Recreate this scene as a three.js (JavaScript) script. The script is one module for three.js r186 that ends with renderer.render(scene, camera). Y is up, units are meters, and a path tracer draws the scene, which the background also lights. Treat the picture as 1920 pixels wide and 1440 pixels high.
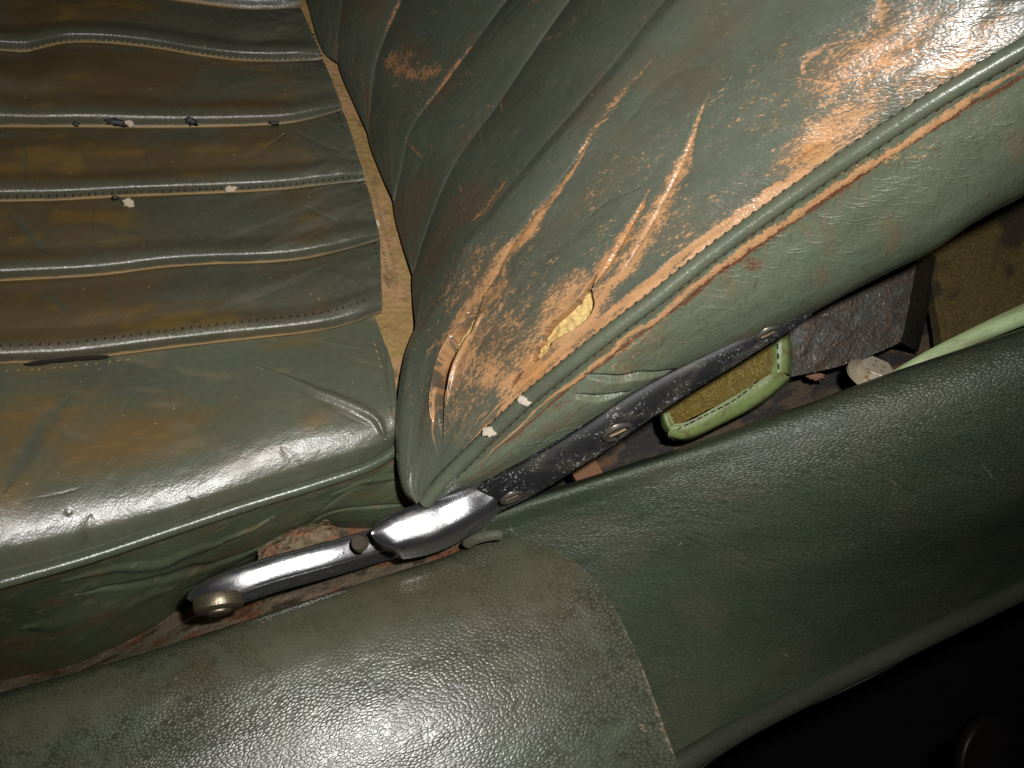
import * as THREE from 'three';
import { mergeGeometries, toCreasedNormals, mergeVertices } from 'three/addons/utils/BufferGeometryUtils.js';

// ------------------------------------------------------------------ camera, flash, exposure
const FOV = 46, scene = new THREE.Scene();
scene.background = new THREE.Color(0.004, 0.004, 0.0042);
const camera = new THREE.PerspectiveCamera(FOV, 4 / 3, 0.02, 20);
camera.position.set(0, 1.02, 0.22);
camera.rotation.set(-66 * Math.PI / 180, 0, 0);
camera.updateMatrixWorld(true);
const renderer = new THREE.WebGLRenderer({ antialias: true });
renderer.setSize(1024, 768);
renderer.toneMapping = THREE.LinearToneMapping;
renderer.toneMappingExposure = 1.0;
renderer.shadowMap.enabled = true;
// the camera's own flash, above and to the right of the lens
const flash = new THREE.SpotLight(new THREE.Color(1, 0.98, 0.95), 1.03, 0, 52 * Math.PI / 180, 1, 2);
flash.position.copy(new THREE.Vector3(0.05, 0.045, 0.0).applyMatrix4(camera.matrixWorld));
flash.target.position.copy(new THREE.Vector3(0.0, 0.0, -0.5).applyMatrix4(camera.matrixWorld));
flash.castShadow = true; flash.shadow.radius = 0.45; flash.shadow.mapSize.set(2048, 2048);
flash.shadow.camera.near = 0.05; flash.shadow.camera.far = 4;
scene.add(flash, flash.target);

// ------------------------------------------------------------------ helpers
const F = 720 / Math.tan(FOV * Math.PI / 360), EYE = camera.position.clone();
const at = (x, y, d) => new THREE.Vector3((x - 960) / F * d, (720 - y) / F * d, -d).applyMatrix4(camera.matrixWorld);   // surveyed point: bearing and distance
const dir = (x, y, z) => new THREE.Vector3(x, y, z).transformDirection(camera.matrixWorld);
let seed = 7; const rnd = () => { seed = (seed * 1664525 + 1013904223) >>> 0; return seed / 4294967296; };
const PERM = new Uint8Array(512), RV = new Float32Array(256), RV2 = new Float32Array(256);
{ const p = [...Array(256).keys()]; for (let i = 255; i > 0; i--) { const j = Math.floor(rnd() * (i + 1)); [p[i], p[j]] = [p[j], p[i]]; } for (let i = 0; i < 512; i++) PERM[i] = p[i & 255]; for (let i = 0; i < 256; i++) { RV[i] = rnd(); RV2[i] = rnd(); } }
function vn(x, y) {
  const ix = Math.floor(x), iy = Math.floor(y); let fx = x - ix, fy = y - iy; fx = fx * fx * (3 - 2 * fx); fy = fy * fy * (3 - 2 * fy);
  const X = ix & 255, Y = iy & 255, X1 = (X + 1) & 255, Y1 = (Y + 1) & 255;
  const a = RV[PERM[PERM[X] + Y]], b = RV[PERM[PERM[X1] + Y]], c = RV[PERM[PERM[X] + Y1]], d = RV[PERM[PERM[X1] + Y1]];
  return a + (b - a) * fx + (c - a) * fy + (a - b - c + d) * fx * fy;
}
function fbm(x, y, o = 4) { let s = 0, a = 0.5, n = 0; for (let i = 0; i < o; i++) { s += a * vn(x, y); n += a; a *= 0.5; const t = x * 1.62 - y * 1.18 + 17.3; y = x * 1.18 + y * 1.62 + 5.1; x = t; } return s / n; }
let F1 = 0, F2 = 0, CELL = 0;
function worley(x, y) {
  const ix = Math.floor(x), iy = Math.floor(y); F1 = 9; F2 = 9;
  for (let j = -1; j <= 1; j++) for (let i = -1; i <= 1; i++) {
    const h = PERM[PERM[(ix + i) & 255] + ((iy + j) & 255)], dx = ix + i + RV[h] - x, dy = iy + j + RV2[h] - y, d = dx * dx + dy * dy;
    if (d < F1) { F2 = F1; F1 = d; CELL = RV2[(h * 7 + 3) & 255]; } else if (d < F2) F2 = d;
  }
  F1 = Math.sqrt(F1); F2 = Math.sqrt(F2);
}
const clamp = (x, a = 0, b = 1) => x < a ? a : x > b ? b : x, mix = (a, b, t) => a + (b - a) * t;
const ss = (a, b, x) => { const t = clamp((x - a) / (b - a)); return t * t * (3 - 2 * t); };
const enc = (x) => { x = clamp(x); return 255 * (x <= 0.0031308 ? 12.92 * x : 1.055 * Math.pow(x, 1 / 2.4) - 0.055); };
const ENC = new Uint8Array(4097); for (let i = 0; i <= 4096; i++) ENC[i] = Math.round(enc(i / 4096));
const mixc = (o, c, t) => { for (let k = 0; k < 3; k++) o[k] += (c[k] - o[k]) * t; };

const taken = {};
const numbered = (n) => { const k = taken[n] = (taken[n] ?? -1) + 1; return k ? n + '_' + String(k).padStart(3, '0') : n; };
function thing(name, label, category, base, group) {
  const g = new THREE.Group(); g.name = numbered(name); g.position.copy(base); g.userData = { label, category }; if (group) g.userData.group = group;
  scene.add(g); g.updateMatrixWorld(true); return g;
}
function put(name, geo, mat, parent, extra) {
  const base = parent.isScene ? new THREE.Vector3() : parent.getWorldPosition(new THREE.Vector3());
  geo.translate(-base.x, -base.y, -base.z);
  const m = new THREE.Mesh(geo, mat); m.name = parent.isScene ? numbered(name) : name; m.castShadow = m.receiveShadow = true; if (extra) Object.assign(m.userData, extra);
  parent.add(m); m.updateMatrixWorld(true); return m;
}
function portion(parent, name, label, base) { const g = new THREE.Group(); g.name = name; g.userData = { label }; parent.add(g); g.position.copy(base).sub(parent.position); g.updateMatrixWorld(true); return g; }
const tag = (o, label, category, group) => { Object.assign(o.userData, { label, category }); if (group) o.userData.group = group; return o; };

// a smooth curve through surveyed points, resampled evenly
function resample(pts, n) {
  const c = new THREE.CatmullRomCurve3(pts.map((p) => new THREE.Vector3(p[0], p[1], p[2] * 1200)), false, 'centripetal');
  c.arcLengthDivisions = 400;
  return c.getSpacedPoints(n).map((p) => [p.x, p.y, p.z / 1200]);
}
const shift = (c, dx, dy, dd = 0) => c.map((p) => [p[0] + dx, p[1] + dy, p[2] + dd]);
const blend = (a, b, t, dd = 0, n = 24) => { const A = resample(a, n), B = resample(b, n); return A.map((p, i) => [mix(p[0], B[i][0], t), mix(p[1], B[i][1], t), mix(p[2], B[i][2], t) + dd]); };

// a sheet lofted through surveyed curves; carries its own surface coordinates (metres) for relief and dye
class Sheet {
  constructor(curves, { nu = 160, nv = 60, res = 3300, knots } = {}) {
    const C = curves.map((c) => resample(c, nu)), n = C.length;
    if (!knots) { knots = [0]; for (let k = 1; k < n; k++) { let s = 0; for (let i = 0; i <= nu; i++) s += Math.hypot(C[k][i][0] - C[k - 1][i][0], C[k][i][1] - C[k - 1][i][1], 1200 * (C[k][i][2] - C[k - 1][i][2])); knots.push(knots[k - 1] + Math.max(s / (nu + 1), 0.5)); } }
    const top = knots[n - 1]; knots = knots.map((k) => k / top);
    this.nu = nu; this.nv = nv; const N = (nu + 1) * (nv + 1);
    this.P = new Float32Array(N * 3); this.N = new Float32Array(N * 3); this.Q = new Float32Array(N * 2);
    for (let j = 0; j <= nv; j++) {
      const v = j / nv; let k = 0; while (k < n - 2 && v > knots[k + 1]) k++;
      const h = knots[k + 1] - knots[k], t = (v - knots[k]) / h, t2 = t * t, t3 = t2 * t;
      const tan = (m, i, c) => m === 0 ? (C[1][i][c] - C[0][i][c]) / (knots[1] - knots[0]) : m === n - 1 ? (C[n - 1][i][c] - C[n - 2][i][c]) / (knots[n - 1] - knots[n - 2]) : (C[m + 1][i][c] - C[m - 1][i][c]) / (knots[m + 1] - knots[m - 1]);
      for (let i = 0; i <= nu; i++) {
        const q = [0, 1, 2].map((c) => (2 * t3 - 3 * t2 + 1) * C[k][i][c] + (t3 - 2 * t2 + t) * h * tan(k, i, c) + (3 * t2 - 2 * t3) * C[k + 1][i][c] + (t3 - t2) * h * tan(k + 1, i, c));
        const o = j * (nu + 1) + i, p = at(q[0], q[1], q[2]); this.P.set([p.x, p.y, p.z], o * 3); this.Q.set([q[0], q[1]], o * 2);
      }
    }
    const a = new THREE.Vector3(), b = new THREE.Vector3(), g = (i, j, v) => v.fromArray(this.P, (clamp(j, 0, nv) * (nu + 1) + clamp(i, 0, nu)) * 3), t1 = new THREE.Vector3();
    let vote = 0;
    for (let j = 0; j <= nv; j++) for (let i = 0; i <= nu; i++) {
      g(i + 1, j, a).sub(g(i - 1, j, t1)); g(i, j + 1, b).sub(g(i, j - 1, t1)); a.cross(b).normalize(); a.toArray(this.N, (j * (nu + 1) + i) * 3); vote += a.dot(t1.copy(EYE).sub(g(i, j, b)));
    }
    this.flip = vote < 0; if (this.flip) for (let i = 0; i < this.N.length; i++) this.N[i] *= -1;
    let Lu = 0, Lv = 0; for (let i = 0; i < nu; i++) Lu += g(i, nv >> 1, a).distanceTo(g(i + 1, nv >> 1, b)); for (let j = 0; j < nv; j++) Lv += g(nu >> 1, j, a).distanceTo(g(nu >> 1, j + 1, b));
    this.Lu = Lu; this.Lv = Lv; this.W = Math.min(2048, Math.max(16, Math.round(Lu * res))); this.H = Math.min(2048, Math.max(16, Math.round(Lv * res)));
  }
  inv(x, y) {                                                    // surveyed bearing -> surface coordinates u, v
    const { Q, nu, nv } = this; let best = 1e18, bi = 0, bj = 0;
    for (let j = 0; j <= nv; j++) for (let i = 0; i <= nu; i++) { const o = (j * (nu + 1) + i) * 2, d = (Q[o] - x) ** 2 + (Q[o + 1] - y) ** 2; if (d < best) { best = d; bi = i; bj = j; } }
    const i0 = clamp(bi, 1, nu - 1), j0 = clamp(bj, 1, nv - 1), q = (i, j) => [Q[(j * (nu + 1) + i) * 2], Q[(j * (nu + 1) + i) * 2 + 1]];
    const [ax, ay] = q(i0 + 1, j0), [bx, by] = q(i0 - 1, j0), [cx, cy] = q(i0, j0 + 1), [dx, dy] = q(i0, j0 - 1), [ox, oy] = q(i0, j0);
    const ux = (ax - bx) / 2, uy = (ay - by) / 2, vx = (cx - dx) / 2, vy = (cy - dy) / 2, D = ux * vy - uy * vx || 1e-9, ex = x - ox, ey = y - oy;
    const du = clamp((ex * vy - ey * vx) / D, -12, 12), dv = clamp((ux * ey - uy * ex) / D, -12, 12);
    return [(i0 + du) / nu, (j0 + dv) / nv];
  }
  layer() { return new Float32Array(this.W * this.H); }
  metres(x, y) { const [u, v] = this.inv(x, y); return [u * this.Lu, v * this.Lv]; }
  pixelSize(x, y) { const o = this.inv(x, y), i = Math.round(clamp(o[0]) * this.nu), j = Math.round(clamp(o[1]) * this.nv), p = new THREE.Vector3().fromArray(this.P, (j * (this.nu + 1) + i) * 3); return p.distanceTo(EYE) / F; }
  stroke(L, pts, amp = 1, wide = 0, pow = 1) {                   // a scuff, crease or stain along surveyed points; [x, y, half width]
    const c = new THREE.CatmullRomCurve3(pts.map((p) => new THREE.Vector3(p[0], p[1], wide || p[2])), false, 'centripetal'), n = Math.max(8, Math.round(c.getLength() / 3)), px = this.pixelSize(pts[0][0], pts[0][1]);
    for (let k = 0; k <= n; k++) {
      const p = c.getPoint(k / n), e = Math.pow(Math.sin(Math.PI * clamp(k / n, 0.03, 0.97)), 0.75); p.x += p.z * 0.7 * (fbm(k * 0.045 + pts[0][0], pts[0][1], 2) - 0.5); p.y += p.z * 0.7 * (fbm(k * 0.045 + 50, pts[0][1] + pts[0][0], 2) - 0.5); p.z *= e * (0.82 + 0.36 * fbm(k * 0.06 + pts[0][1], 3, 2));
      const [mx, my] = this.metres(p.x, p.y), R = Math.max(p.z * px, 0.0004), sx = this.W / this.Lu, sy = this.H / this.Lv;
      const cx = mx * sx, cy = my * sy, rx = Math.ceil(R * sx), ry = Math.ceil(R * sy);
      for (let j = Math.max(0, Math.floor(cy - ry)); j <= Math.min(this.H - 1, cy + ry); j++) for (let i = Math.max(0, Math.floor(cx - rx)); i <= Math.min(this.W - 1, cx + rx); i++) {
        const d = 1 - Math.hypot((i + 0.5 - cx) / sx, (j + 0.5 - cy) / sy) / R; if (d <= 0) continue;
        const a = amp * Math.pow(d, pow), o = j * this.W + i; if (amp > 0 ? a > L[o] : a < L[o]) L[o] = a;
      }
    }
  }
  blob(L, x, y, rx, ry, turn, amp = 1, pow = 1) {                // an elliptic patch
    const c = Math.cos(turn * Math.PI / 180), s = -Math.sin(turn * Math.PI / 180), [ox, oy] = this.metres(x, y), A = this.metres(x + 12 * c, y + 12 * s), B = this.metres(x - 12 * s, y + 12 * c);
    const ax = (A[0] - ox) / 12 * rx, ay = (A[1] - oy) / 12 * rx, bx = (B[0] - ox) / 12 * ry, by = (B[1] - oy) / 12 * ry, D = ax * by - ay * bx || 1e-9, sx = this.W / this.Lu, sy = this.H / this.Lv;
    const wx = Math.hypot(ax, bx), wy = Math.hypot(ay, by);
    for (let j = Math.max(0, Math.floor((oy - wy) * sy)); j <= Math.min(this.H - 1, (oy + wy) * sy); j++) for (let i = Math.max(0, Math.floor((ox - wx) * sx)); i <= Math.min(this.W - 1, (ox + wx) * sx); i++) {
      const ex = (i + 0.5) / sx - ox, ey = (j + 0.5) / sy - oy, p = (ex * by - ey * bx) / D, q = (ax * ey - ay * ex) / D, r = 1 - Math.hypot(p, q); if (r <= 0) continue;
      const a = amp * Math.pow(r, pow), o = j * this.W + i; if (amp > 0 ? a > L[o] : a < L[o]) L[o] = a;
    }
  }
  sample(L, u, v) {
    const x = clamp(u * this.W - 0.5, 0, this.W - 1.001), y = clamp(v * this.H - 0.5, 0, this.H - 1.001), i = Math.floor(x), j = Math.floor(y), fx = x - i, fy = y - j, o = j * this.W + i;
    return mix(mix(L[o], L[o + 1], fx), mix(L[o + this.W], L[o + this.W + 1], fx), fy);
  }
  geometry(h = () => 0, thick = 0.004) {
    const { nu, nv, P, N } = this, n = (nu + 1) * (nv + 1), pos = [], uv = [], idx = [];
    const X = new Float32Array(n * 3);
    for (let j = 0; j <= nv; j++) for (let i = 0; i <= nu; i++) { const o = j * (nu + 1) + i, d = h(i / nu, j / nv); for (let c = 0; c < 3; c++) X[o * 3 + c] = P[o * 3 + c] + N[o * 3 + c] * d; }
    for (let o = 0; o < n; o++) { pos.push(X[o * 3], X[o * 3 + 1], X[o * 3 + 2]); uv.push((o % (nu + 1)) / nu, Math.floor(o / (nu + 1)) / nv); }
    const quad = (a, b, c, d) => this.flip ? idx.push(a, c, b, b, c, d) : idx.push(a, b, c, b, d, c);
    for (let j = 0; j < nv; j++) for (let i = 0; i < nu; i++) quad(j * (nu + 1) + i, j * (nu + 1) + i + 1, (j + 1) * (nu + 1) + i, (j + 1) * (nu + 1) + i + 1);
    if (thick) {                                                 // the cut edge of the hide or panel
      const loop = []; for (let i = 0; i < nu; i++) loop.push(i); for (let j = 0; j < nv; j++) loop.push(j * (nu + 1) + nu); for (let i = nu; i > 0; i--) loop.push(nv * (nu + 1) + i); for (let j = nv; j > 0; j--) loop.push(j * (nu + 1));
      const s = pos.length / 3; for (const o of loop) { pos.push(X[o * 3], X[o * 3 + 1], X[o * 3 + 2]); uv.push(uv[o * 2], uv[o * 2 + 1]); pos.push(X[o * 3] - N[o * 3] * thick, X[o * 3 + 1] - N[o * 3 + 1] * thick, X[o * 3 + 2] - N[o * 3 + 2] * thick); uv.push(uv[o * 2], uv[o * 2 + 1]); }
      const m = loop.length; for (let k = 0; k < m; k++) { const a = s + 2 * k, b = s + 2 * ((k + 1) % m); this.flip ? idx.push(a, b, a + 1, b, b + 1, a + 1) : idx.push(a, a + 1, b, b, a + 1, b + 1); }
    }
    const g = new THREE.BufferGeometry(); g.setAttribute('position', new THREE.Float32BufferAttribute(pos, 3)); g.setAttribute('uv', new THREE.Float32BufferAttribute(uv, 2)); g.setIndex(idx); g.computeVertexNormals(); return g;
  }
  dye(fn, props = {}) {                                          // fn(x, y, o, u, v, texel) with x, y in metres fills o: linear r g b, roughness, fine height in mm
    const { W, H } = this, col = new Uint8Array(W * H * 4), fine = new Float32Array(W * H * 2), o = [0, 0, 0, 0.4, 0];
    for (let j = 0; j < H; j++) for (let i = 0; i < W; i++) {
      const k = j * W + i, u = (i + 0.5) / W, v = (j + 0.5) / H; o[3] = 0.4; o[4] = 0; fn(u * this.Lu, v * this.Lv, o, u, v, k);
      for (let c = 0; c < 3; c++) col[k * 4 + c] = ENC[Math.round(clamp(o[c]) * 4096)]; col[k * 4 + 3] = 255; fine[k * 2] = clamp(o[4] * 0.25 + 0.5); fine[k * 2 + 1] = clamp(o[3]);
    }
    const tex = (d, ty, fm) => { const t = new THREE.DataTexture(d, W, H, fm, ty); t.magFilter = THREE.LinearFilter; t.minFilter = THREE.LinearMipmapLinearFilter; t.generateMipmaps = true; t.needsUpdate = true; return t; };
    const map = tex(col, THREE.UnsignedByteType, THREE.RGBAFormat); map.colorSpace = THREE.SRGBColorSpace;
    const grain = tex(fine, THREE.FloatType, THREE.RGFormat);   // height in red, roughness in green
    return new THREE.MeshPhysicalMaterial({ map, roughnessMap: grain, bumpMap: grain, bumpScale: 0.004, roughness: 1, metalness: 0, side: THREE.DoubleSide, ...props });
  }
}
const curve3 = (pts) => new THREE.CatmullRomCurve3(pts.map((p) => at(p[0], p[1], p[2])), false, 'centripetal');
const creased = (g, a) => { g.scale(1000, 1000, 1000); const c = toCreasedNormals(g, a); return c.scale(0.001, 0.001, 0.001); };
function tube(pts, r, seg = 160, rad = 14) {
  const c = curve3(pts); c.arcLengthDivisions = 600; const g = new THREE.TubeGeometry(c, seg, r, rad, false), L = c.getLength(), uv = g.attributes.uv;
  for (let i = 0; i < uv.count; i++) uv.setXY(i, uv.getX(i) * L, uv.getY(i) * r * 6.283);
  return g;
}
// a bar swept along surveyed points with a cross-section given in metres (across, up)
function sweep(pts, section, up, seg = 60, size = () => 1, ends = 0.12) {
  const c = curve3(pts); c.arcLengthDivisions = 300; const n = section.length, pos = [], uv = [], idx = [], q = new THREE.Vector3(), L = c.getLength();
  for (let k = 0; k <= seg; k++) {
    const t = k / seg, p = c.getPointAt(t), T = c.getTangentAt(t), U = up.clone().addScaledVector(T, -up.dot(T)).normalize(), B = U.clone().cross(T).normalize();
    if (B.dot(dir(0, -1, 0)) < 0) B.negate();
    const e = Math.min(t, 1 - t) / ends, cap = e < 1 ? Math.sqrt(Math.max(0.0, 1 - (1 - e) ** 2)) * 0.98 + 0.02 : 1, s = size(t);
    for (let m = 0; m <= n; m++) { const [b, h] = section[m % n]; q.copy(p).addScaledVector(B, b * s * cap).addScaledVector(U, h * s * (0.6 + 0.4 * cap)); pos.push(q.x, q.y, q.z); uv.push(t * L, m / n * 0.06); }
  }
  for (let k = 0; k < seg; k++) for (let m = 0; m < n; m++) { const a = k * (n + 1) + m, b = a + n + 1; idx.push(a, a + 1, b, b, a + 1, b + 1); }
  for (const k of [0, seg]) { const ctr = pos.length / 3; let x = 0, y = 0, z = 0; for (let m = 0; m < n; m++) { const o = (k * (n + 1) + m) * 3; x += pos[o] / n; y += pos[o + 1] / n; z += pos[o + 2] / n; } pos.push(x, y, z); uv.push(0, 0); for (let m = 0; m < n; m++) { const a = k * (n + 1) + m; k ? idx.push(a, a + 1, ctr) : idx.push(a + 1, a, ctr); } }
  const g = new THREE.BufferGeometry(); g.setAttribute('position', new THREE.Float32BufferAttribute(pos, 3)); g.setAttribute('uv', new THREE.Float32BufferAttribute(uv, 2)); g.setIndex(idx);
  return creased(g, 0.75);
}
// a tileable-by-size plain texture in metres for small pieces
function grainMaterial(size, n, fn, props = {}) {
  const col = new Uint8Array(n * n * 4), fine = new Float32Array(n * n * 2), o = [0, 0, 0, 0.4, 0];
  for (let j = 0; j < n; j++) for (let i = 0; i < n; i++) { const k = j * n + i; o[3] = 0.4; o[4] = 0; fn(i / n * size, j / n * size, o); for (let c = 0; c < 3; c++) col[k * 4 + c] = ENC[Math.round(clamp(o[c]) * 4096)]; col[k * 4 + 3] = 255; fine[k * 2] = clamp(o[4] * 0.25 + 0.5); fine[k * 2 + 1] = clamp(o[3]); }
  const tex = (d, ty, fm) => { const t = new THREE.DataTexture(d, n, n, fm, ty); t.magFilter = THREE.LinearFilter; t.minFilter = THREE.LinearMipmapLinearFilter; t.generateMipmaps = true; t.wrapS = t.wrapT = THREE.MirroredRepeatWrapping; t.repeat.set(1 / size, 1 / size); t.needsUpdate = true; return t; };
  const map = tex(col, THREE.UnsignedByteType, THREE.RGBAFormat); map.colorSpace = THREE.SRGBColorSpace;
  const grain = tex(fine, THREE.FloatType, THREE.RGFormat);   // height in red, roughness in green
    return new THREE.MeshPhysicalMaterial({ map, roughnessMap: grain, bumpMap: grain, bumpScale: 0.004, roughness: 1, side: THREE.DoubleSide, ...props });
}
// stitches: little thread ends laid along a surveyed line
function stitches(name, line, step, len, r, mat, parent, tilt = 0, jitter = 0.15, wild = 0) {
  const c = curve3(line), L = c.getLength(), n = Math.floor(L / step), list = [];
  for (let k = 0; k < n; k++) {
    const t = clamp((k + 0.5 + (rnd() - 0.5) * jitter) / n), p = c.getPointAt(t), T = c.getTangentAt(t), V = EYE.clone().sub(p).normalize(), S = V.clone().cross(T).normalize(), a = tilt + (rnd() - 0.5) * wild, D = T.clone().multiplyScalar(Math.cos(a)).addScaledVector(S, Math.sin(a));
    const g = new THREE.CapsuleGeometry(r * (0.8 + 0.4 * rnd()), len, 2, 6); g.applyQuaternion(new THREE.Quaternion().setFromUnitVectors(new THREE.Vector3(0, 1, 0), D)); g.translate(p.x, p.y, p.z); list.push(g);
  }
  return put(name, mergeGeometries(list), mat, parent, { kind: 'stuff' });
}
function chunk(p, r, mat, name, parent, flat = 0.45, n = 2) {
  const g = mergeVertices(new THREE.IcosahedronGeometry(1, n).deleteAttribute('uv').deleteAttribute('normal')), a = g.attributes.position, V = EYE.clone().sub(p).normalize(), o = rnd() * 40, v = new THREE.Vector3();
  for (let i = 0; i < a.count; i++) { v.fromBufferAttribute(a, i); const k = Math.max(0.3, 0.1 + 1.75 * fbm(v.x * 2.1 + o + v.z, v.y * 1.7 + v.z * 2.3 + o, 3)); v.multiplyScalar(k); v.y *= flat; v.x *= r[0]; v.z *= r[1]; v.y *= Math.min(...r); a.setXYZ(i, v.x, v.y, v.z); }
  g.applyQuaternion(new THREE.Quaternion().setFromUnitVectors(new THREE.Vector3(0, 1, 0), V)); g.translate(p.x, p.y, p.z); g.computeVertexNormals();
  return put(name, g, mat, parent);
}

// ------------------------------------------------------------------ hides: dye, grain and wear
const GREEN = [0.093, 0.100, 0.067], DEEP = [0.058, 0.066, 0.046], TAN = [0.49, 0.262, 0.118], BUFF = [0.46, 0.305, 0.12], BROWN = [0.132, 0.083, 0.028], UMBER = [0.05, 0.028, 0.014];
function hide(o, x, y, base, s = 0) {
  const a = fbm(x * 22 + s, y * 22, 3), b = fbm(x * 420 + s, y * 420, 3), t = 0.72 + 0.36 * a + 0.26 * (b - 0.5);
  o[0] = base[0] * t * (0.94 + 0.14 * fbm(x * 60 + 9, y * 60 + s, 2)); o[1] = base[1] * t; o[2] = base[2] * t;
}
function speck(o, x, y, c, s = 0) { worley(x * 110 + s, y * 110); if (CELL > 0.93 && F1 < 0.015 + 0.05 * (CELL - 0.93) / 0.07) mixc(o, c, 0.6); }
const worn = (m, x, y, s = 0) => { if (m <= 0.01) return 0; const n = 0.62 * fbm(x * 900 + s, y * 1150, 4) + 0.38 * fbm(x * 210 + s, y * 280 + 3, 3); return ss(0.40, 0.76, m + (n - 0.5) * 1.9); };
function pebble(x, y, f, ax = 1) { worley(x * f * ax + 0.5 * fbm(x * f * 0.7, y * f * 0.7, 2), y * f); return ss(0.02, 0.34, F2 - F1); }

const cush = (x, y) => -0.75e-7 * Math.max(0, 420 - x) ** 2 + 0.530 / (1 - 0.45 * (720 - y) / F - 0.25 * (x - 960) / F);                       // the cushion's top, as distance from the lens
const C2 = (pts, dd = 0) => pts.map(([x, y, e = 0]) => [x, y, cush(x, y) + dd + e]);

// ------------------------------------------------------------------ floor and footwell (setting)
{
  const low = new Sheet([[[700, 300, 0.75], [1300, 200, 0.74], [2300, 120, 0.72]], [[600, 620, 0.67], [1300, 560, 0.66], [2300, 500, 0.65]], [[300, 1000, 0.60], [1100, 960, 0.61], [1600, 900, 0.62], [2300, 800, 0.62]]], { nu: 80, nv: 60, res: 1700 });
  const g = put('floor', low.geometry((u, v) => 0.004 * fbm(u * 14, v * 9, 3), 0.01), low.dye((x, y, o) => {
    const a = fbm(x * 40, y * 40, 4), b = fbm(x * 600, y * 600, 2); o[0] = 0.064; o[1] = 0.042; o[2] = 0.022; mixc(o, [0.10, 0.045, 0.018], ss(0.52, 0.66, a) * 0.8); mixc(o, [0.015, 0.012, 0.01], ss(0.55, 0.35, fbm(x * 70 + 4, y * 70, 3)));
    if (vn(x * 1500, y * 1500) > 0.965) mixc(o, [0.4, 0.35, 0.28], 0.7); for (let c = 0; c < 3; c++) o[c] *= 0.7 + 0.6 * b; o[3] = 0.75; o[4] = b * 0.5;
  }), scene); g.userData.kind = 'structure';
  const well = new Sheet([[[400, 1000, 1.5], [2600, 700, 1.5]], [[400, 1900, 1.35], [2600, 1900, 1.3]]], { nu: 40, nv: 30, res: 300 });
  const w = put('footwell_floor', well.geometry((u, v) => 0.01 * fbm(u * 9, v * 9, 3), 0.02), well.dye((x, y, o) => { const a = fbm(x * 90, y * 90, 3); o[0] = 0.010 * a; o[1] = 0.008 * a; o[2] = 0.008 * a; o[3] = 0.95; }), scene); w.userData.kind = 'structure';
  const car = new Sheet([[[1690, 250, 0.64], [1900, 180, 0.63], [2300, 60, 0.62]], [[1735, 480, 0.615], [1900, 440, 0.61], [2300, 330, 0.60]], [[1760, 640, 0.60], [1920, 610, 0.60], [2300, 520, 0.58]], [[1770, 760, 0.60], [1920, 740, 0.60], [2300, 700, 0.58]]], { nu: 90, nv: 90, res: 2600 });
  const cm = put('rear_carpet', car.geometry((u, v) => 0.0025 * fbm(u * 60, v * 60, 3) + 0.004 * fbm(u * 5, v * 5, 2), 0.012), car.dye((x, y, o) => {
    const a = fbm(x * 35, y * 35, 3), b = fbm(x * 900, y * 900, 3); o[0] = 0.085; o[1] = 0.058; o[2] = 0.014; mixc(o, [0.03, 0.02, 0.008], ss(0.5, 0.64, a)); for (let c = 0; c < 3; c++) o[c] *= 0.35 + 1.2 * b; o[3] = 0.95; o[4] = b * 1.2;
  }), scene); cm.userData.kind = 'structure';
}

// ------------------------------------------------------------------ seat cushion
const seat = thing('car_seat', 'worn green leather car seat with pleated cushion, cracked backrest bolster and chrome hinge', 'car seat', at(500, 1000, 0.56));
const cushion = portion(seat, 'seat_cushion', 'seat cushion with horizontal pleats and brown rubbed patches', at(300, 900, 0.56));
const SEAM = [
  [[-120, -150], [330, -130], [540, -120]],
  [[-120, -20], [150, -22], [330, 0], [420, 12], [480, 17], [545, 15], [562, 14]],
  [[-120, 96], [0, 95], [50, 97], [75, 91], [120, 81], [190, 80], [290, 90], [380, 105], [450, 113], [520, 115], [603, 112]],
  [[-120, 239], [0, 238], [150, 238], [300, 239], [450, 236], [540, 231], [590, 221], [642, 206]],
  [[-120, 381], [0, 378], [120, 375], [210, 370], [330, 365], [430, 361], [530, 355], [600, 347], [684, 338]],
  [[-120, 531], [0, 527], [80, 523], [200, 515], [300, 502], [400, 495], [500, 492], [570, 485], [640, 470], [712, 450]],
  [[-120, 690], [0, 682], [120, 677], [200, 668], [300, 655], [400, 643], [500, 632], [600, 620], [660, 606], [716, 584]],
];
const stitchMat = new THREE.MeshStandardMaterial({ color: new THREE.Color(0.012, 0.013, 0.01), roughness: 0.85 });
const paleThread = new THREE.MeshStandardMaterial({ color: new THREE.Color(0.30, 0.23, 0.12), roughness: 0.9 });
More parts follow.
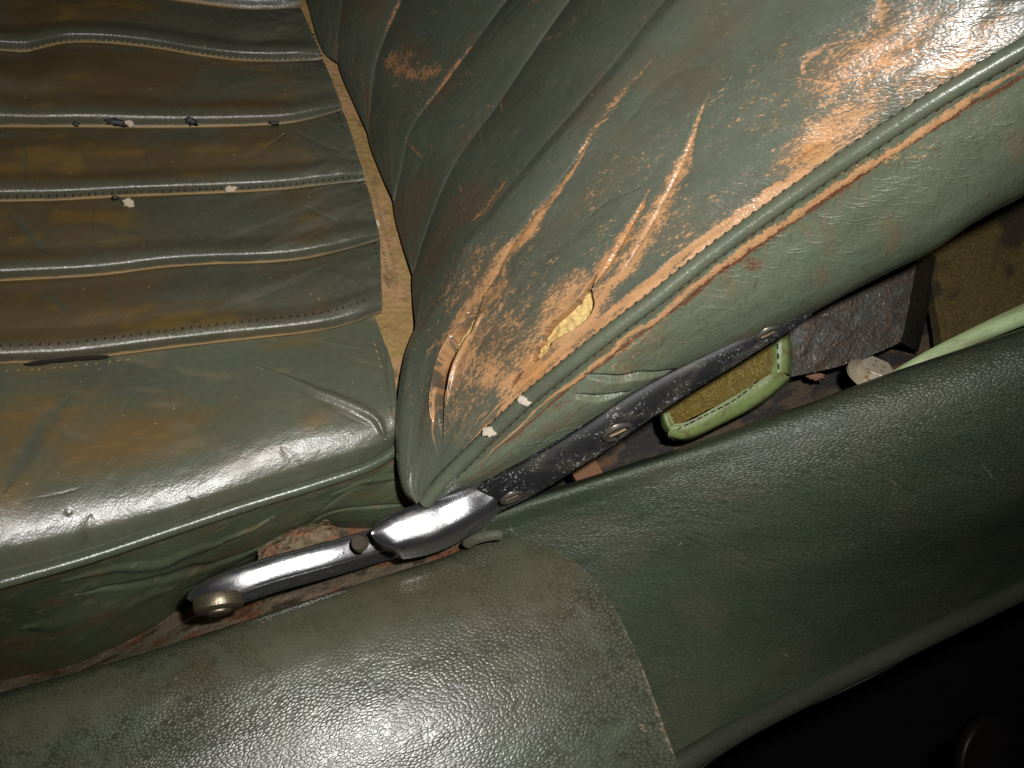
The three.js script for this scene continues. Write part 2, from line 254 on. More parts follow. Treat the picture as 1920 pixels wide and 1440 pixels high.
{
  // the cloth that the pleats were sewn to, bare along the backrest side
  const under = (y, x1, e) => Array.from({ length: 14 }, (_, i) => { const x = mix(-140, x1, i / 13), yy = y; return [x, yy, cush(x, yy) + e]; });
  const lin = new Sheet([under(-160, 680, 0.007), under(-40, 682, 0.007), under(90, 690, 0.007), under(200, 735, 0.007), under(300, 780, 0.007), under(430, 815, 0.0065), under(560, 840, 0.006), under(640, 848, 0.006), under(720, 850, 0.0065), under(830, 835, 0.013)], { nu: 200, nv: 160, res: 2400 });
  const tears = lin.layer(); lin.stroke(tears, [[640, 210, 5], [672, 290, 6], [700, 360, 5], [722, 440, 6], [742, 530, 6], [735, 590, 5]], 1); lin.stroke(tears, [[705, 618, 4], [728, 616, 5], [760, 642, 4]], 1);
  lin.blob(tears, 722, 402, 7, 10, 70, 1.4); lin.blob(tears, 760, 565, 8, 14, 60, 1.3);
  put('lining', lin.geometry((u, v) => 0.0012 * fbm(u * 40, v * 40, 3) + 0.0012 * lin.sample(tears, u, v)), lin.dye((x, y, o, u, v, k) => {
    const a = fbm(x * 70, y * 70, 4), b = fbm(x * 500, y * 500, 3); o[0] = BUFF[0] * 0.7; o[1] = BUFF[1] * 0.68; o[2] = BUFF[2] * 0.62; mixc(o, [0.30, 0.19, 0.065], ss(0.42, 0.68, a)); mixc(o, [0.40, 0.23, 0.115], ss(0.53, 0.7, fbm(x * 45 + 7, y * 45, 3)) * 0.8); mixc(o, [0.2, 0.13, 0.05], ss(0.3, 1, tears[k]) * 0.7);
    mixc(o, [0.12, 0.075, 0.03], ss(0.6, 0.78, fbm(x * 110 + 3, y * 60, 4)) * 0.7); for (let c = 0; c < 3; c++) o[c] *= 0.62 + 0.4 * b; o[3] = 0.85; o[4] = b * 0.8;
  }), cushion);
  const creases = [
    [], [[[150, 90, 12], [60, 150, 12], [0, 210, 12]], [[480, 40, 5], [530, 66, 5]], [[555, 25, 5], [500, 80, 6]]], [[[30, 150, 10], [0, 190, 12]], [[115, 150, 6], [128, 210, 5]], [[530, 128, 7], [600, 178, 8]], [[380, 190, 3], [520, 122, 4]]],
    [[[40, 262, 4], [48, 300, 4], [44, 350, 4]], [[150, 250, 4], [160, 300, 4], [168, 356, 4]], [[256, 245, 4], [272, 300, 4], [278, 340, 4]], [[540, 245, 7], [600, 275, 8], [640, 290, 8]], [[490, 290, 5], [545, 250, 6]]],
    [[[20, 400, 14], [50, 440, 16], [90, 480, 18]], [[178, 382, 4], [172, 440, 4], [182, 495, 4]], [[560, 385, 5], [640, 425, 8]], [[205, 420, 3], [230, 470, 3]]],
    [[[70, 560, 14], [100, 570, 18], [130, 600, 14]], [[205, 520, 6], [215, 600, 6]], [[600, 505, 7], [700, 552, 9]], [[450, 505, 4], [540, 560, 5]], [[480, 490, 3], [560, 540, 4]]],
  ];
  for (let p = 0; p < 6; p++) {
    const A = C2(SEAM[p], 0.0022), B = C2(SEAM[p + 1], 0.0004), mid = blend(A, B, 0.5, -0.0012), low = blend(A, B, 0.86, -0.0016);
    const S = new Sheet([A, mid, low, B], { nu: 320, nv: 60, res: 3000 }), gr = S.layer(), du = S.layer();
    for (const c of creases[p]) S.stroke(gr, c, 1, 0, 1.2);
    const wob = p * 13.7;
    const h = (u, v) => {
      const lip = ss(0.62, 0.86, v) * (1 - ss(0.90, 1.0, v)) * 0.0034, flat = (p === 2 ? mix(0.0075, 0.003, ss(0.2, 0.7, u)) : 0.0034) * Math.sin(Math.PI * Math.pow(v, 0.8)) * (0.6 + 0.8 * fbm(u * 6 + wob, v * 2, 2)), edge = ss(0.94, 1.0, u) * 0.0015;
      const puck = ss(0.72, 1, u) * 0.0010 * (fbm(u * 30 - v * 9 + wob, v * 6 + u * 6, 3) - 0.5);
      return lip * (1 - edge * 300) + flat + puck + 0.0012 * (fbm(u * 9 + wob, v * 3 + wob, 3) - 0.5) * (1 - ss(0.7, 0.9, v)) - 0.0007 * S.sample(gr, u, v) * (p === 3 || p === 4 ? 1 : -0.6);
    };
    put('pleat', S.geometry(h, 0.003), S.dye((x, y, o, u, v, k) => {
      hide(o, x, y, [0.074, 0.076, 0.053], wob);
      const rub = ss(0.30, 0.68, fbm(x * 15 + wob, y * 26 + wob, 5) + 0.16 * (1 - u)) * (1 - ss(0.80, 0.97, u + 0.1 * (fbm(x * 60, y * 60, 2) - 0.5))) * (1 - 0.75 * ss(0.76, 0.9, v + 0.08 * (fbm(x * 50, 2, 2) - 0.5)));
      mixc(o, [0.090, 0.058, 0.024], rub * 0.84); mixc(o, [0.15, 0.096, 0.024], rub * ss(0.55, 0.75, fbm(x * 40, y * 90 + wob, 3)) * 0.6);
      if (p > 2) mixc(o, DEEP, ss(0.15, 0.75, gr[k] * (0.35 + 1.2 * fbm(x * 140, y * 140, 3))) * 0.6);
      const line = fbm(x * 55 + y * 140 + wob, y * 20 - x * 14, 3); mixc(o, [0.13, 0.125, 0.10], ss(0.6, 0.72, line) * 0.3 * ss(0.5, 0.8, u));
      const raw = ss(0.966, 0.99, v + 0.02 * (fbm(x * 130 + wob, 0, 3) - 0.5)) * (1 - 0.75 * ss(0.70, 0.98, u)); mixc(o, [0.27, 0.175, 0.068], raw);
      speck(o, x, y, [0.3, 0.25, 0.16], wob);
      const g = pebble(x, y, 620); o[3] = 0.36 + 0.05 * rub + 0.25 * raw + 0.1 * (fbm(x * 200, y * 200, 2) - 0.5); o[4] = 0.045 * g + 0.10 * fbm(x * 700, y * 700, 2) - 0.12 * gr[k];
    }), cushion);
  }
  // stitch rows: along the pleat seams and down the cut edge
  const row = (s, dy, t0, t1, e = -0.0028) => resample(C2(SEAM[s]), 60).filter((_, i) => i / 60 >= t0 && i / 60 <= t1).map(([x, y, d]) => [x, y + dy, d + e]);
  stitches('stitching', row(2, -13, 0.3, 1, -0.0014), 0.0036, 0.0008, 0.00042, stitchMat, cushion, 1.2);
  stitches('stitching', row(2, -4, 0.2, 1, -0.0014), 0.0034, 0.0012, 0.00036, paleThread, cushion, 0.9);
  stitches('stitching', row(4, -8, 0.1, 1, -0.0013), 0.0040, 0.0010, 0.00042, stitchMat, cushion, 1.2);
  stitches('stitching', row(6, -34, 0.12, 0.98, -0.0030), 0.0043, 0.0006, 0.00042, stitchMat, cushion, 1.1);
  stitches('stitching', row(6, -24, 0.12, 0.70, -0.0026), 0.0043, 0.0020, 0.0002, paleThread, cushion, 1.4);
  stitches('stitching', C2([[588, 60], [630, 196], [668, 318], [686, 390], [700, 440], [712, 510], [716, 560]], -0.0026), 0.0036, 0.0005, 0.00042, stitchMat, cushion);
  // frayed fibres at the cut edge of the pleats
  stitches('frayed_fibres', C2([[578, 40], [604, 104], [641, 204], [672, 300], [686, 342], [709, 432], [722, 480], [731, 540]], 0.0006), 0.0016, 0.0022, 0.00015, paleThread, cushion, 1.2, 2.5, 2.2);

  // the plain border between the last pleat and the piping
  const top = C2([[-120, 668], [0, 662], [120, 657], [200, 650], [300, 640], [400, 630], [500, 618], [600, 606], [660, 596], [703, 592]], 0.0034);
  const m1 = C2([[-120, 800], [0, 790], [200, 765], [400, 735], [560, 705], [660, 690], [736, 690]], -0.001), m2 = C2([[-120, 930], [0, 920], [200, 885], [400, 845], [560, 800], [680, 770], [744, 765]], -0.0035);
  const m3 = C2([[-120, 1040], [0, 1025], [200, 980], [400, 925], [560, 872], [680, 838], [744, 812]], 0.0012), m4 = C2([[-120, 1096], [0, 1080], [150, 1040], [300, 992], [450, 941], [600, 894], [700, 858], [738, 834]], 0.0095);
  const S = new Sheet([top, m1, m2, m3, m4], { nu: 300, nv: 200, res: 3200 }), gr = S.layer(), ri = S.layer(), br = S.layer(), dk = S.layer();
  S.stroke(ri, [[465, 678, 6], [540, 712, 10], [610, 742, 13], [680, 772, 14], [712, 800, 12], [722, 825, 10]], 1); S.stroke(ri, [[590, 638, 8], [680, 650, 10]], 0.3); S.stroke(ri, [[725, 640, 8], [735, 720, 10], [736, 790, 10]], 0.8);
  S.stroke(gr, [[528, 838, 14], [562, 880, 16]], 1); S.stroke(gr, [[352, 930, 14], [368, 960, 14], [355, 975, 12]], 0.8); S.stroke(gr, [[175, 968, 22], [165, 1000, 22], [160, 1025, 16]], 1); S.stroke(gr, [[466, 676, 6], [600, 755, 8], [690, 800, 7]], 0.5); S.stroke(gr, [[708, 640, 4], [722, 700, 4], [730, 770, 4]], 0.8);
  S.blob(br, 230, 820, 250, 90, 12, 1); S.blob(br, 60, 800, 190, 90, 30, 0.95); S.blob(br, 20, 930, 110, 60, 40, 0.75); S.blob(br, 330, 790, 110, 50, 0, 0.9); S.blob(br, 590, 790, 50, 30, 20, 0.6); S.blob(br, 90, 690, 200, 30, 5, 0.55); S.blob(br, 480, 860, 170, 30, 20, 0.4); S.blob(br, 560, 640, 90, 26, 10, 0.45);
  S.stroke(dk, [[130, 735, 16], [95, 790, 22], [55, 850, 26], [15, 920, 26]], 1); S.stroke(dk, [[40, 940, 4], [120, 925, 5], [150, 915, 4]], 0.7); S.blob(dk, 128, 960, 10, 9, 0, 1.5); S.blob(dk, 170, 700, 140, 40, 8, 0.8);
  put('border_panel', S.geometry((u, v) => 0.0018 * ss(0, 1, S.sample(ri, u, v)) - 0.0002 * ss(0, 1, S.sample(gr, u, v)) - 0.0003 * ss(0, 1, S.sample(dk, u, v)) + 0.003 * (fbm(u * 4, v * 2, 2) - 0.5) + 0.0002 * (fbm(u * 40, v * 22, 3) - 0.5), 0.003), S.dye((x, y, o, u, v, k) => {
    hide(o, x, y, GREEN, 3); const n = fbm(x * 60, y * 110, 4), b = clamp(br[k] * 1.5) * ss(0.18, 0.75, n + 0.35 * br[k]) * (1 - clamp(dk[k] * (0.4 + 1.2 * fbm(x * 130, y * 130, 3))) * 0.8); mixc(o, BROWN, b * 0.85); mixc(o, [0.165, 0.105, 0.034], b * ss(0.5, 0.7, fbm(x * 90 + 4, y * 220, 3)) * 0.5);
    mixc(o, [0.045, 0.06, 0.05], clamp(dk[k] * (0.2 + 1.4 * fbm(x * 130, y * 130, 3))) * 0.5); mixc(o, [0.16, 0.13, 0.085], ss(0.6, 0.78, fbm(x * 25 + y * 60, y * 120 - x * 50, 3)) * 0.4);
    mixc(o, [0.20, 0.14, 0.06], ss(0.035, 0.0, v + 0.02 * fbm(x * 200, 4, 2)) * 0.8); mixc(o, [0.05, 0.045, 0.03], clamp(gr[k]) * 0.4);
    speck(o, x, y, [0.35, 0.32, 0.24]);
    const g = pebble(x, y, 560); o[3] = 0.335 + 0.06 * b + 0.10 * (fbm(x * 120, y * 120, 3) - 0.5); o[4] = 0.03 * g + 0.05 * fbm(x * 700, y * 700, 2) - 0.1 * clamp(gr[k]);
  }), cushion);
  stitches('stitching', C2([[-20, 697], [60, 693], [140, 686], [250, 673]], 0.0012), 0.0050, 0.0012, 0.0003, paleThread, cushion, 0.6, 0.5);
  stitches('stitching', C2([[700, 640], [718, 700], [727, 750], [729, 790]], -0.0012), 0.0042, 0.0012, 0.00038, paleThread, cushion, 0.3);
  // rolled flange of the split seam, with the black slit
  put('seam_flange', sweep(C2([[-130, 672, 0], [0, 664, 0], [120, 654], [250, 642], [400, 630], [520, 615]], -0.0012), [[-0.0028, -0.0012], [-0.002, 0.0002], [0, 0.0008], [0.002, 0.0002], [0.0028, -0.0012], [0, -0.0018]], dir(0, 0.4, 0.9), 120, (t) => 1 - 0.35 * ss(0.6, 1, t)), grainMaterial(0.06, 256, (x, y, o) => { hide(o, x, y, [0.10, 0.105, 0.075]); mixc(o, [0.34, 0.25, 0.11], ss(0.5, 0.7, fbm(x * 260, y * 260, 3))); o[3] = 0.5; o[4] = 0.3 * fbm(x * 600, y * 600, 2); }), cushion);
  put('open_seam_slit', sweep(C2([[45, 683], [85, 678], [140, 672], [205, 668]], -0.0012), [[-0.0011, -0.001], [-0.0009, 0.0005], [0.0009, 0.0005], [0.0011, -0.001]], dir(0, 0.4, 0.9), 60, (t) => 0.6 + 0.5 * fbm(t * 9, 2, 2)), new THREE.MeshStandardMaterial({ color: new THREE.Color(0.012, 0.008, 0.005), roughness: 0.95 }), cushion, { label: 'dark slit where the seam has opened' });

  // piping
  const W1 = [[-120, 1126], [0, 1092], [150, 1050], [300, 1001], [450, 951], [600, 905], [700, 870], [748, 838], [790, 800]].map(([x, y]) => [x, y, cush(x, y) + 0.0095]);
  const pipeMat = grainMaterial(0.08, 384, (x, y, o) => { hide(o, x, y, [0.085, 0.10, 0.066]); const t = worn(0.22, x, y, 5); mixc(o, [0.2, 0.15, 0.075], t * 0.6); const g = pebble(x, y, 700); o[3] = 0.3; o[4] = 0.03 * g + 0.08 * fbm(x * 600, y * 600, 2); });
  put('piping', tube(W1, 0.0034, 220, 16), pipeMat, cushion);
  // side of the cushion, sagging below the piping
  const t0 = shift(W1, 2, 10, 0.0025), low = [[-120, 1310, 0.545], [0, 1272, 0.54], [120, 1246, 0.54], [200, 1212, 0.54], [280, 1172, 0.542], [340, 1132, 0.545], [400, 1088, 0.546], [455, 1060, 0.542], [500, 1030, 0.54], [560, 1000, 0.54], [620, 985, 0.545], [700, 990, 0.55], [790, 975, 0.55]];
  const s1 = blend(t0, low, 0.22, -0.004), s2 = blend(t0, low, 0.55, -0.008), s3 = blend(t0, low, 0.86, -0.006);
  const D = new Sheet([t0, s1, s2, s3, low, shift(low, 0, 14, 0.02)], { nu: 320, nv: 120, res: 3000 }), f1 = D.layer(), f2 = D.layer();
  D.stroke(f1, [[140, 1118, 14], [250, 1098, 20], [350, 1072, 22], [450, 1040, 18], [530, 1000, 14]], 1); D.stroke(f1, [[330, 1112, 14], [420, 1074, 16], [480, 1042, 12]], 0.7); D.stroke(f1, [[580, 985, 10], [620, 958, 13], [700, 950, 13], [760, 945, 10]], 1); D.stroke(f1, [[600, 960, 14], [650, 920, 14], [690, 895, 10]], 0.6);
  D.stroke(f2, [[120, 1092, 26], [300, 1052, 30], [430, 1016, 28], [520, 975, 20]], 1); D.stroke(f2, [[620, 925, 20], [690, 905, 24], [760, 890, 20]], 0.8); D.stroke(f2, [[40, 1190, 50], [200, 1150, 56], [320, 1100, 40]], 0.9);
  put('side_panel', D.geometry((u, v) => -0.0017 * ss(0, 1, D.sample(f1, u, v)) + 0.0012 * ss(0, 1, D.sample(f2, u, v)) + 0.003 * (fbm(u * 7, v * 3, 3) - 0.5), 0.003), D.dye((x, y, o, u, v, k) => {
    hide(o, x, y, [0.095, 0.116, 0.066], 8); mixc(o, [0.16, 0.085, 0.035], ss(0.54, 0.74, fbm(x * 45, y * 60 + 3, 4)) * 0.42); mixc(o, DEEP, clamp(f1[k]) * 0.25); mixc(o, [0.2, 0.17, 0.11], ss(0.62, 0.75, fbm(x * 90 + y * 100, y * 90 - x * 60, 3)) * 0.4); mixc(o, [0.15, 0.10, 0.055], ss(0.08, 0.02, v) * 0.5);
    const g = pebble(x, y, 520); o[3] = 0.42; o[4] = 0.06 * g + 0.15 * fbm(x * 420, y * 420, 2);
  }), cushion);
}

// ------------------------------------------------------------------ backrest
const backrest = portion(seat, 'backrest', 'backrest with long pleats and a cracked bolster rubbed to tan', at(790, 950, 0.50));
const SB = {
  L0: [[575, -140, 0.635], [560, -40, 0.62], [575, 0, 0.612], [606, 96, 0.598], [632, 118, 0.594]],
  A: [[660, -140, 0.605], [645, -40, 0.596], [641, 0, 0.593], [633, 60, 0.593], [633, 118, 0.593]],
  B: [[840, -140, 0.553], [775, -40, 0.560], [752, 0, 0.563], [727, 54, 0.567], [704, 117, 0.570], [695, 175, 0.573], [691, 252, 0.575]],
  C: [[1080, -140, 0.495], [985, -40, 0.508], [950, 0, 0.512], [893, 75, 0.519], [843, 142, 0.526], [768, 242, 0.541], [756, 292, 0.549], [739, 379, 0.557]],
  D: [[1190, -140, 0.455], [1100, -40, 0.472], [1068, 0, 0.478], [997, 100, 0.490], [927, 204, 0.503], [860, 292, 0.515], [827, 354, 0.522], [789, 458, 0.533], [774, 514, 0.538]],
  E: [[1400, -140, 0.402], [1300, -45, 0.419], [1256, 0, 0.427], [1193, 71, 0.439], [1102, 179, 0.456], [997, 300, 0.474], [906, 408, 0.490], [860, 462, 0.499], [827, 537, 0.509], [793, 598, 0.517], [780, 625, 0.520]],
};
SB.A2 = [...shift(SB.A, 0, 0, 0.002).slice(0, -1), [636, 125, 0.593], [662, 190, 0.585], [691, 252, 0.575]];
SB.B2 = [...shift(SB.B, 0, 0, 0.002).slice(0, -1), [690, 255, 0.576], [712, 320, 0.567], [739, 379, 0.557]];
SB.C2 = [...shift(SB.C, 0, 0, 0.002).slice(0, -1), [738, 382, 0.558], [752, 450, 0.549], [773, 514, 0.538]];
SB.D2 = [...shift(SB.D, 0, 0, 0.002).slice(0, -1), [773, 520, 0.539], [774, 560, 0.533], [779, 612, 0.523]];
const stripDefs = [['L0', 'A'], ['A2', 'B'], ['B2', 'C'], ['C2', 'D'], ['D2', 'E']];
{
  const rubs = [[], [[[752, 0, 14], [735, 40, 12], [715, 90, 8]]], [[[950, 0, 5], [900, 70, 6], [850, 135, 10], [800, 200, 12], [768, 242, 10]], [[720, 110, 30], [760, 130, 40], [800, 150, 30]], [[790, 140, 30], [830, 130, 26]]], [[[900, 235, 3], [910, 275, 4]], [[770, 270, 6], [800, 300, 6]], [[862, 310, 5], [900, 280, 5]]], [[[940, 190, 4], [950, 220, 4]], [[900, 240, 3], [915, 290, 4]], [[860, 330, 4], [880, 380, 4]], [[1010, 80, 3], [1060, 70, 3]], [[960, 330, 10], [920, 380, 10], [870, 440, 10]]]];
  stripDefs.forEach(([a, b], p) => {
    const A = SB[a], B = SB[b], S = new Sheet([A, blend(A, B, 0.25), blend(A, B, 0.5), blend(A, B, 0.75), B], { nu: 200, nv: 60, res: 3000 }), rb = S.layer(), wob = p * 9.1;
    for (const r of rubs[p]) S.stroke(rb, r, 0.62, 0, 0.8);
    put('pleat', S.geometry((u, v) => {
      const w = clamp(0.08 + 1.15 * (1 - u)), prof = Math.pow(Math.sin(Math.PI * clamp(v)), 0.7); return w * [0.002, 0.004, 0.006, 0.0045, 0.006][p] * prof + 0.0012 * (fbm(u * 8 + wob, v * 4, 3) - 0.5) * prof;
    }, 0.012), S.dye((x, y, o, u, v, k) => {
      hide(o, x, y, [0.074, 0.083, 0.058], wob); mixc(o, [0.10, 0.055, 0.03], ss(0.5, 0.68, fbm(x * 30 + wob, y * 30, 3)) * 0.45); const w = worn(rb[k] + 0.13 + 0.14 * ss(0.5, 0.7, fbm(x * 24, y * 24 + wob, 2)), x, y, wob); mixc(o, [0.36, 0.16, 0.06], w * 0.75);
      const g = pebble(x, y, 640); o[3] = 0.48 + 0.2 * w; o[4] = 0.04 * g + 0.09 * fbm(x * 600, y * 600, 2) - 0.1 * w;
    }), backrest);
  });
}
// welt line of the bolster
const WB = [[796, 944, 0.486], [833, 900, 0.482], [883, 850, 0.476], [921, 812, 0.470], [983, 754, 0.461], [1058, 692, 0.451], [1142, 625, 0.442], [1225, 562, 0.434], [1328, 480, 0.424], [1495, 360, 0.405], [1620, 275, 0.388], [1745, 192, 0.372], [1828, 142, 0.363], [1920, 88, 0.354], [2100, -20, 0.338]];
{
  const Er = [...[[779, 615, 0.524], [758, 675, 0.513], [747, 750, 0.503], [744, 833, 0.495], [749, 892, 0.491], [760, 926, 0.489], [780, 946, 0.489]].reverse(), ...SB.E.slice(0, -1).reverse()];
  const Wr = WB.map(([x, y, d]) => [x - 7, y - 9, d + 0.0012]);
  const q = (t, dd) => blend(Er, Wr, t, dd, 40);
  const S = new Sheet([Er, q(0.05, -0.004), q(0.25, -0.0045), q(0.5, -0.005), q(0.75, -0.0035), q(0.94, -0.001), Wr], { nu: 460, nv: 300, res: 3600 });
  const wr = S.layer(), gr = S.layer(), ri = S.layer(), or = S.layer(), tear = S.layer(), hole = S.layer();
  const st = (pts, a = 1, pow = 1) => S.stroke(wr, pts, a, 0, pow);
  st([[1240, 105, 8], [1180, 170, 16], [1130, 235, 20], [1080, 320, 22]], 0.5); st([[1130, 235, 12], [1080, 320, 20], [1030, 390, 26], [985, 450, 32], [945, 500, 36], [905, 560, 44], [870, 620, 44], [845, 680, 36], [825, 740, 30], [820, 800, 22], [822, 850, 14]], 0.9, 0.8);
  st([[1345, 180, 8], [1320, 240, 12], [1290, 310, 22], [1250, 380, 30], [1215, 440, 32], [1180, 500, 34], [1140, 550, 42], [1100, 610, 50], [1040, 660, 46]], 0.92, 0.8); st([[1230, 360, 12], [1190, 430, 18], [1150, 490, 22], [1110, 540, 30], [1060, 600, 36]], 0.92, 0.7);
  st([[1620, 250, 10], [1540, 300, 26], [1480, 345, 34], [1420, 395, 36], [1350, 450, 36], [1280, 505, 30], [1200, 566, 32], [1140, 610, 34], [1080, 665, 38], [1020, 712, 40], [960, 765, 40], [905, 812, 24], [870, 840, 12]], 1.05, 0.45);
  S.blob(wr, 1650, 110, 230, 90, 28, 0.80, 0.8); S.blob(wr, 1720, 60, 140, 90, 20, 0.6, 0.8); S.blob(wr, 1560, 250, 170, 50, 36, 0.95, 0.6); S.blob(wr, 1800, 110, 190, 60, 33, 0.66, 0.6);
  S.stroke(wr, WB.map(([x, y, d]) => [x - 17 * 0.42 / d, y - 21 * 0.42 / d, 15]).slice(3, 11), 1.15, 0, 0.35); S.blob(wr, 1078, 600, 62, 105, -34, 1.05, 0.45); S.blob(wr, 1010, 690, 70, 60, 40, 0.85, 0.5); S.blob(wr, 868, 660, 46, 130, -22, 1.0, 0.5); S.blob(wr, 930, 560, 34, 90, -34, 0.7, 0.6); S.blob(wr, 965, 720, 50, 40, 40, 0.9, 0.5);
  st([[1620, 85, 8], [1565, 92, 10], [1525, 118, 12], [1515, 140, 8]], 0.75, 0.5); st([[1505, 152, 6], [1560, 160, 8], [1620, 156, 14]], 0.8, 0.5); st([[1650, 10, 20], [1665, 60, 30]], 0.7); st([[1400, 250, 20], [1460, 240, 26], [1520, 230, 26]], 0.38); st([[1460, 140, 10], [1500, 60, 10]], 0.4); st([[1720, 40, 14], [1800, 30, 14], [1900, 20, 14]], 0.35);
  S.blob(wr, 1290, 430, 150, 80, 35, 0.36, 0.4); S.blob(wr, 1420, 330, 150, 60, 30, 0.28, 0.5); S.blob(wr, 960, 640, 150, 150, 45, 0.42, 0.35); S.blob(wr, 880, 570, 90, 170, -30, 0.35, 0.4); S.blob(wr, 830, 640, 70, 190, -24, 0.30, 0.3); S.blob(wr, 1000, 560, 120, 90, 50, 0.30, 0.4); S.blob(wr, 880, 770, 90, 90, 40, 0.38, 0.4); S.blob(wr, 930, 700, 70, 60, 40, 0.62, 0.5); S.blob(wr, 1190, 610, 90, 40, 37, 0.62, 0.5); S.blob(wr, 1440, 200, 140, 100, 30, 0.26, 0.3); S.blob(wr, 1200, 300, 150, 60, 50, 0.2, 0.3); S.blob(wr, 1150, 410, 100, 40, 50, 0.2, 0.3);
  S.stroke(or, [[1230, 360, 10], [1190, 430, 16], [1150, 490, 18], [1110, 545, 22]], 1); S.blob(or, 1660, 120, 150, 50, 28, 1); S.blob(or, 1540, 270, 90, 26, 38, 1); S.blob(or, 1010, 700, 60, 40, 40, 0.9); S.stroke(or, [[1010, 420, 8], [940, 520, 8], [905, 570, 10]], 0.8);
  // creases and splits
  S.stroke(gr, [[1130, 240, 10], [1060, 345, 12], [1000, 420, 13], [950, 490, 13], [905, 565, 12]], 0.8); S.stroke(gr, [[1330, 220, 7], [1280, 330, 9], [1220, 440, 9], [1175, 510, 9]], 0.5); S.stroke(gr, [[1215, 385, 8], [1165, 470, 9], [1118, 540, 9]], 0.7); S.stroke(gr, [[1110, 415, 12], [1150, 385, 12], [1230, 345, 12]], 0.5); S.stroke(gr, [[1380, 120, 20], [1250, 160, 24], [1180, 240, 20]], 0.35);
  S.stroke(gr, [[1480, 330, 5], [1515, 290, 6], [1545, 268, 6]], 0.5);
  const slit = [[906, 562, 3], [893, 598, 6], [870, 640, 8], [852, 672, 9], [838, 704, 8], [829, 742, 5], [826, 780, 4], [826, 818, 2]];
  S.stroke(tear, slit.map((p) => [p[0] + 5, p[1], p[2] * 3.0]), 1, 0, 0.5);
  S.stroke(ri, [[885, 590, 10], [852, 640, 14], [830, 690, 14], [818, 740, 12], [817, 800, 8]], 1); S.stroke(ri, [[915, 590, 12], [890, 640, 14], [860, 700, 12], [842, 760, 8]], 0.7);
  S.stroke(hole, [[1124, 524, 5], [1106, 556, 14], [1086, 586, 30], [1068, 612, 38], [1050, 634, 36], [1030, 660, 22]], 1, 0, 0.5); S.stroke(hole, [[1040, 640, 14], [1024, 660, 15], [1012, 678, 12]], 0.9, 0, 0.5); S.stroke(hole, [[985, 700, 5], [970, 715, 7], [962, 726, 5]], 0.45, 0, 0.5);
  S.stroke(ri, [[1112, 545, 26], [1075, 598, 44], [1040, 648, 40], [1012, 670, 26]], 0.55);
  const H = (u, v) => {
    const t = S.sample(tear, u, v), ho = S.sample(hole, u, v), e = S.sample(gr, u, v);
    return (0.0055 + 0.005 * ss(0.3, 0.9, u)) * Math.pow(Math.sin(Math.PI * clamp(v * 0.92 + 0.02)), 0.8) * ss(0.0, 0.25, u) + 0.003 * (fbm(u * 7, v * 5, 3) - 0.5) - 0.0012 * ss(0, 1, e) + 0.0022 * ss(0, 1, S.sample(ri, u, v)) - 0.0125 * ss(0.05, 0.6, t) - 0.0120 * ss(0.02, 0.40, ho) - 0.0004 * S.sample(wr, u, v);
  };
  put('bolster_panel', S.geometry(H, 0.005), S.dye((x, y, o, u, v, k) => {
    hide(o, x, y, [0.102, 0.114, 0.084], 21);
    mixc(o, [0.115, 0.085, 0.05], ss(0.52, 0.7, fbm(x * 26, y * 40, 4)) * 0.35); mixc(o, [0.05, 0.06, 0.04], ss(0.2, 1, gr[k]) * 0.55);
    const m = wr[k] + 0.05 + 0.08 * ss(0.5, 0.75, fbm(x * 25 + 3, y * 25, 2)), w = worn(m, x, y, 1), nn = fbm(x * 240, y * 240, 3);
    mixc(o, [0.20, 0.125, 0.075], ss(0.25, 0.75, m) * (1 - w) * 0.6);
    if (w > 0) { const c = [TAN[0], TAN[1], TAN[2]]; mixc(c, [0.50, 0.225, 0.07], clamp(or[k] * 1.4) * 0.75); for (let i = 0; i < 3; i++) c[i] *= 0.72 + 0.5 * nn; mixc(o, c, w * 0.88); }
    const hl = Math.max(ss(0.3, 0.6, tear[k]), ss(0.02, 0.3, hole[k])); mixc(o, [0.24, 0.10, 0.032], hl * 0.9); mixc(o, [0.085, 0.036, 0.014], ss(0.5, 0.7, tear[k]) * 0.85);
    worley(x * 330, y * 330); const g = ss(0.02, 0.36, F2 - F1), g2 = pebble(x, y, 800); o[3] = 0.28 + 0.04 * w + 0.12 * (fbm(x * 90, y * 90, 3) - 0.5); o[4] = 0.04 * g + 0.02 * g2 + 0.09 * fbm(x * 420, y * 420, 3) - 0.07 * w + 0.08 * w * fbm(x * 1100, y * 1100, 2);
  }), backrest);
  // foam showing through the splits
  const foamMat = grainMaterial(0.05, 256, (x, y, o) => { const a = fbm(x * 700, y * 700, 3), b = fbm(x * 90, y * 90, 3); o[0] = 0.58; o[1] = 0.42; o[2] = 0.165; mixc(o, [0.42, 0.25, 0.075], ss(0.45, 0.7, b) * 0.7); for (let c = 0; c < 3; c++) o[c] *= 0.75 + 0.5 * a; o[3] = 0.85; o[4] = 0.4 * a; });
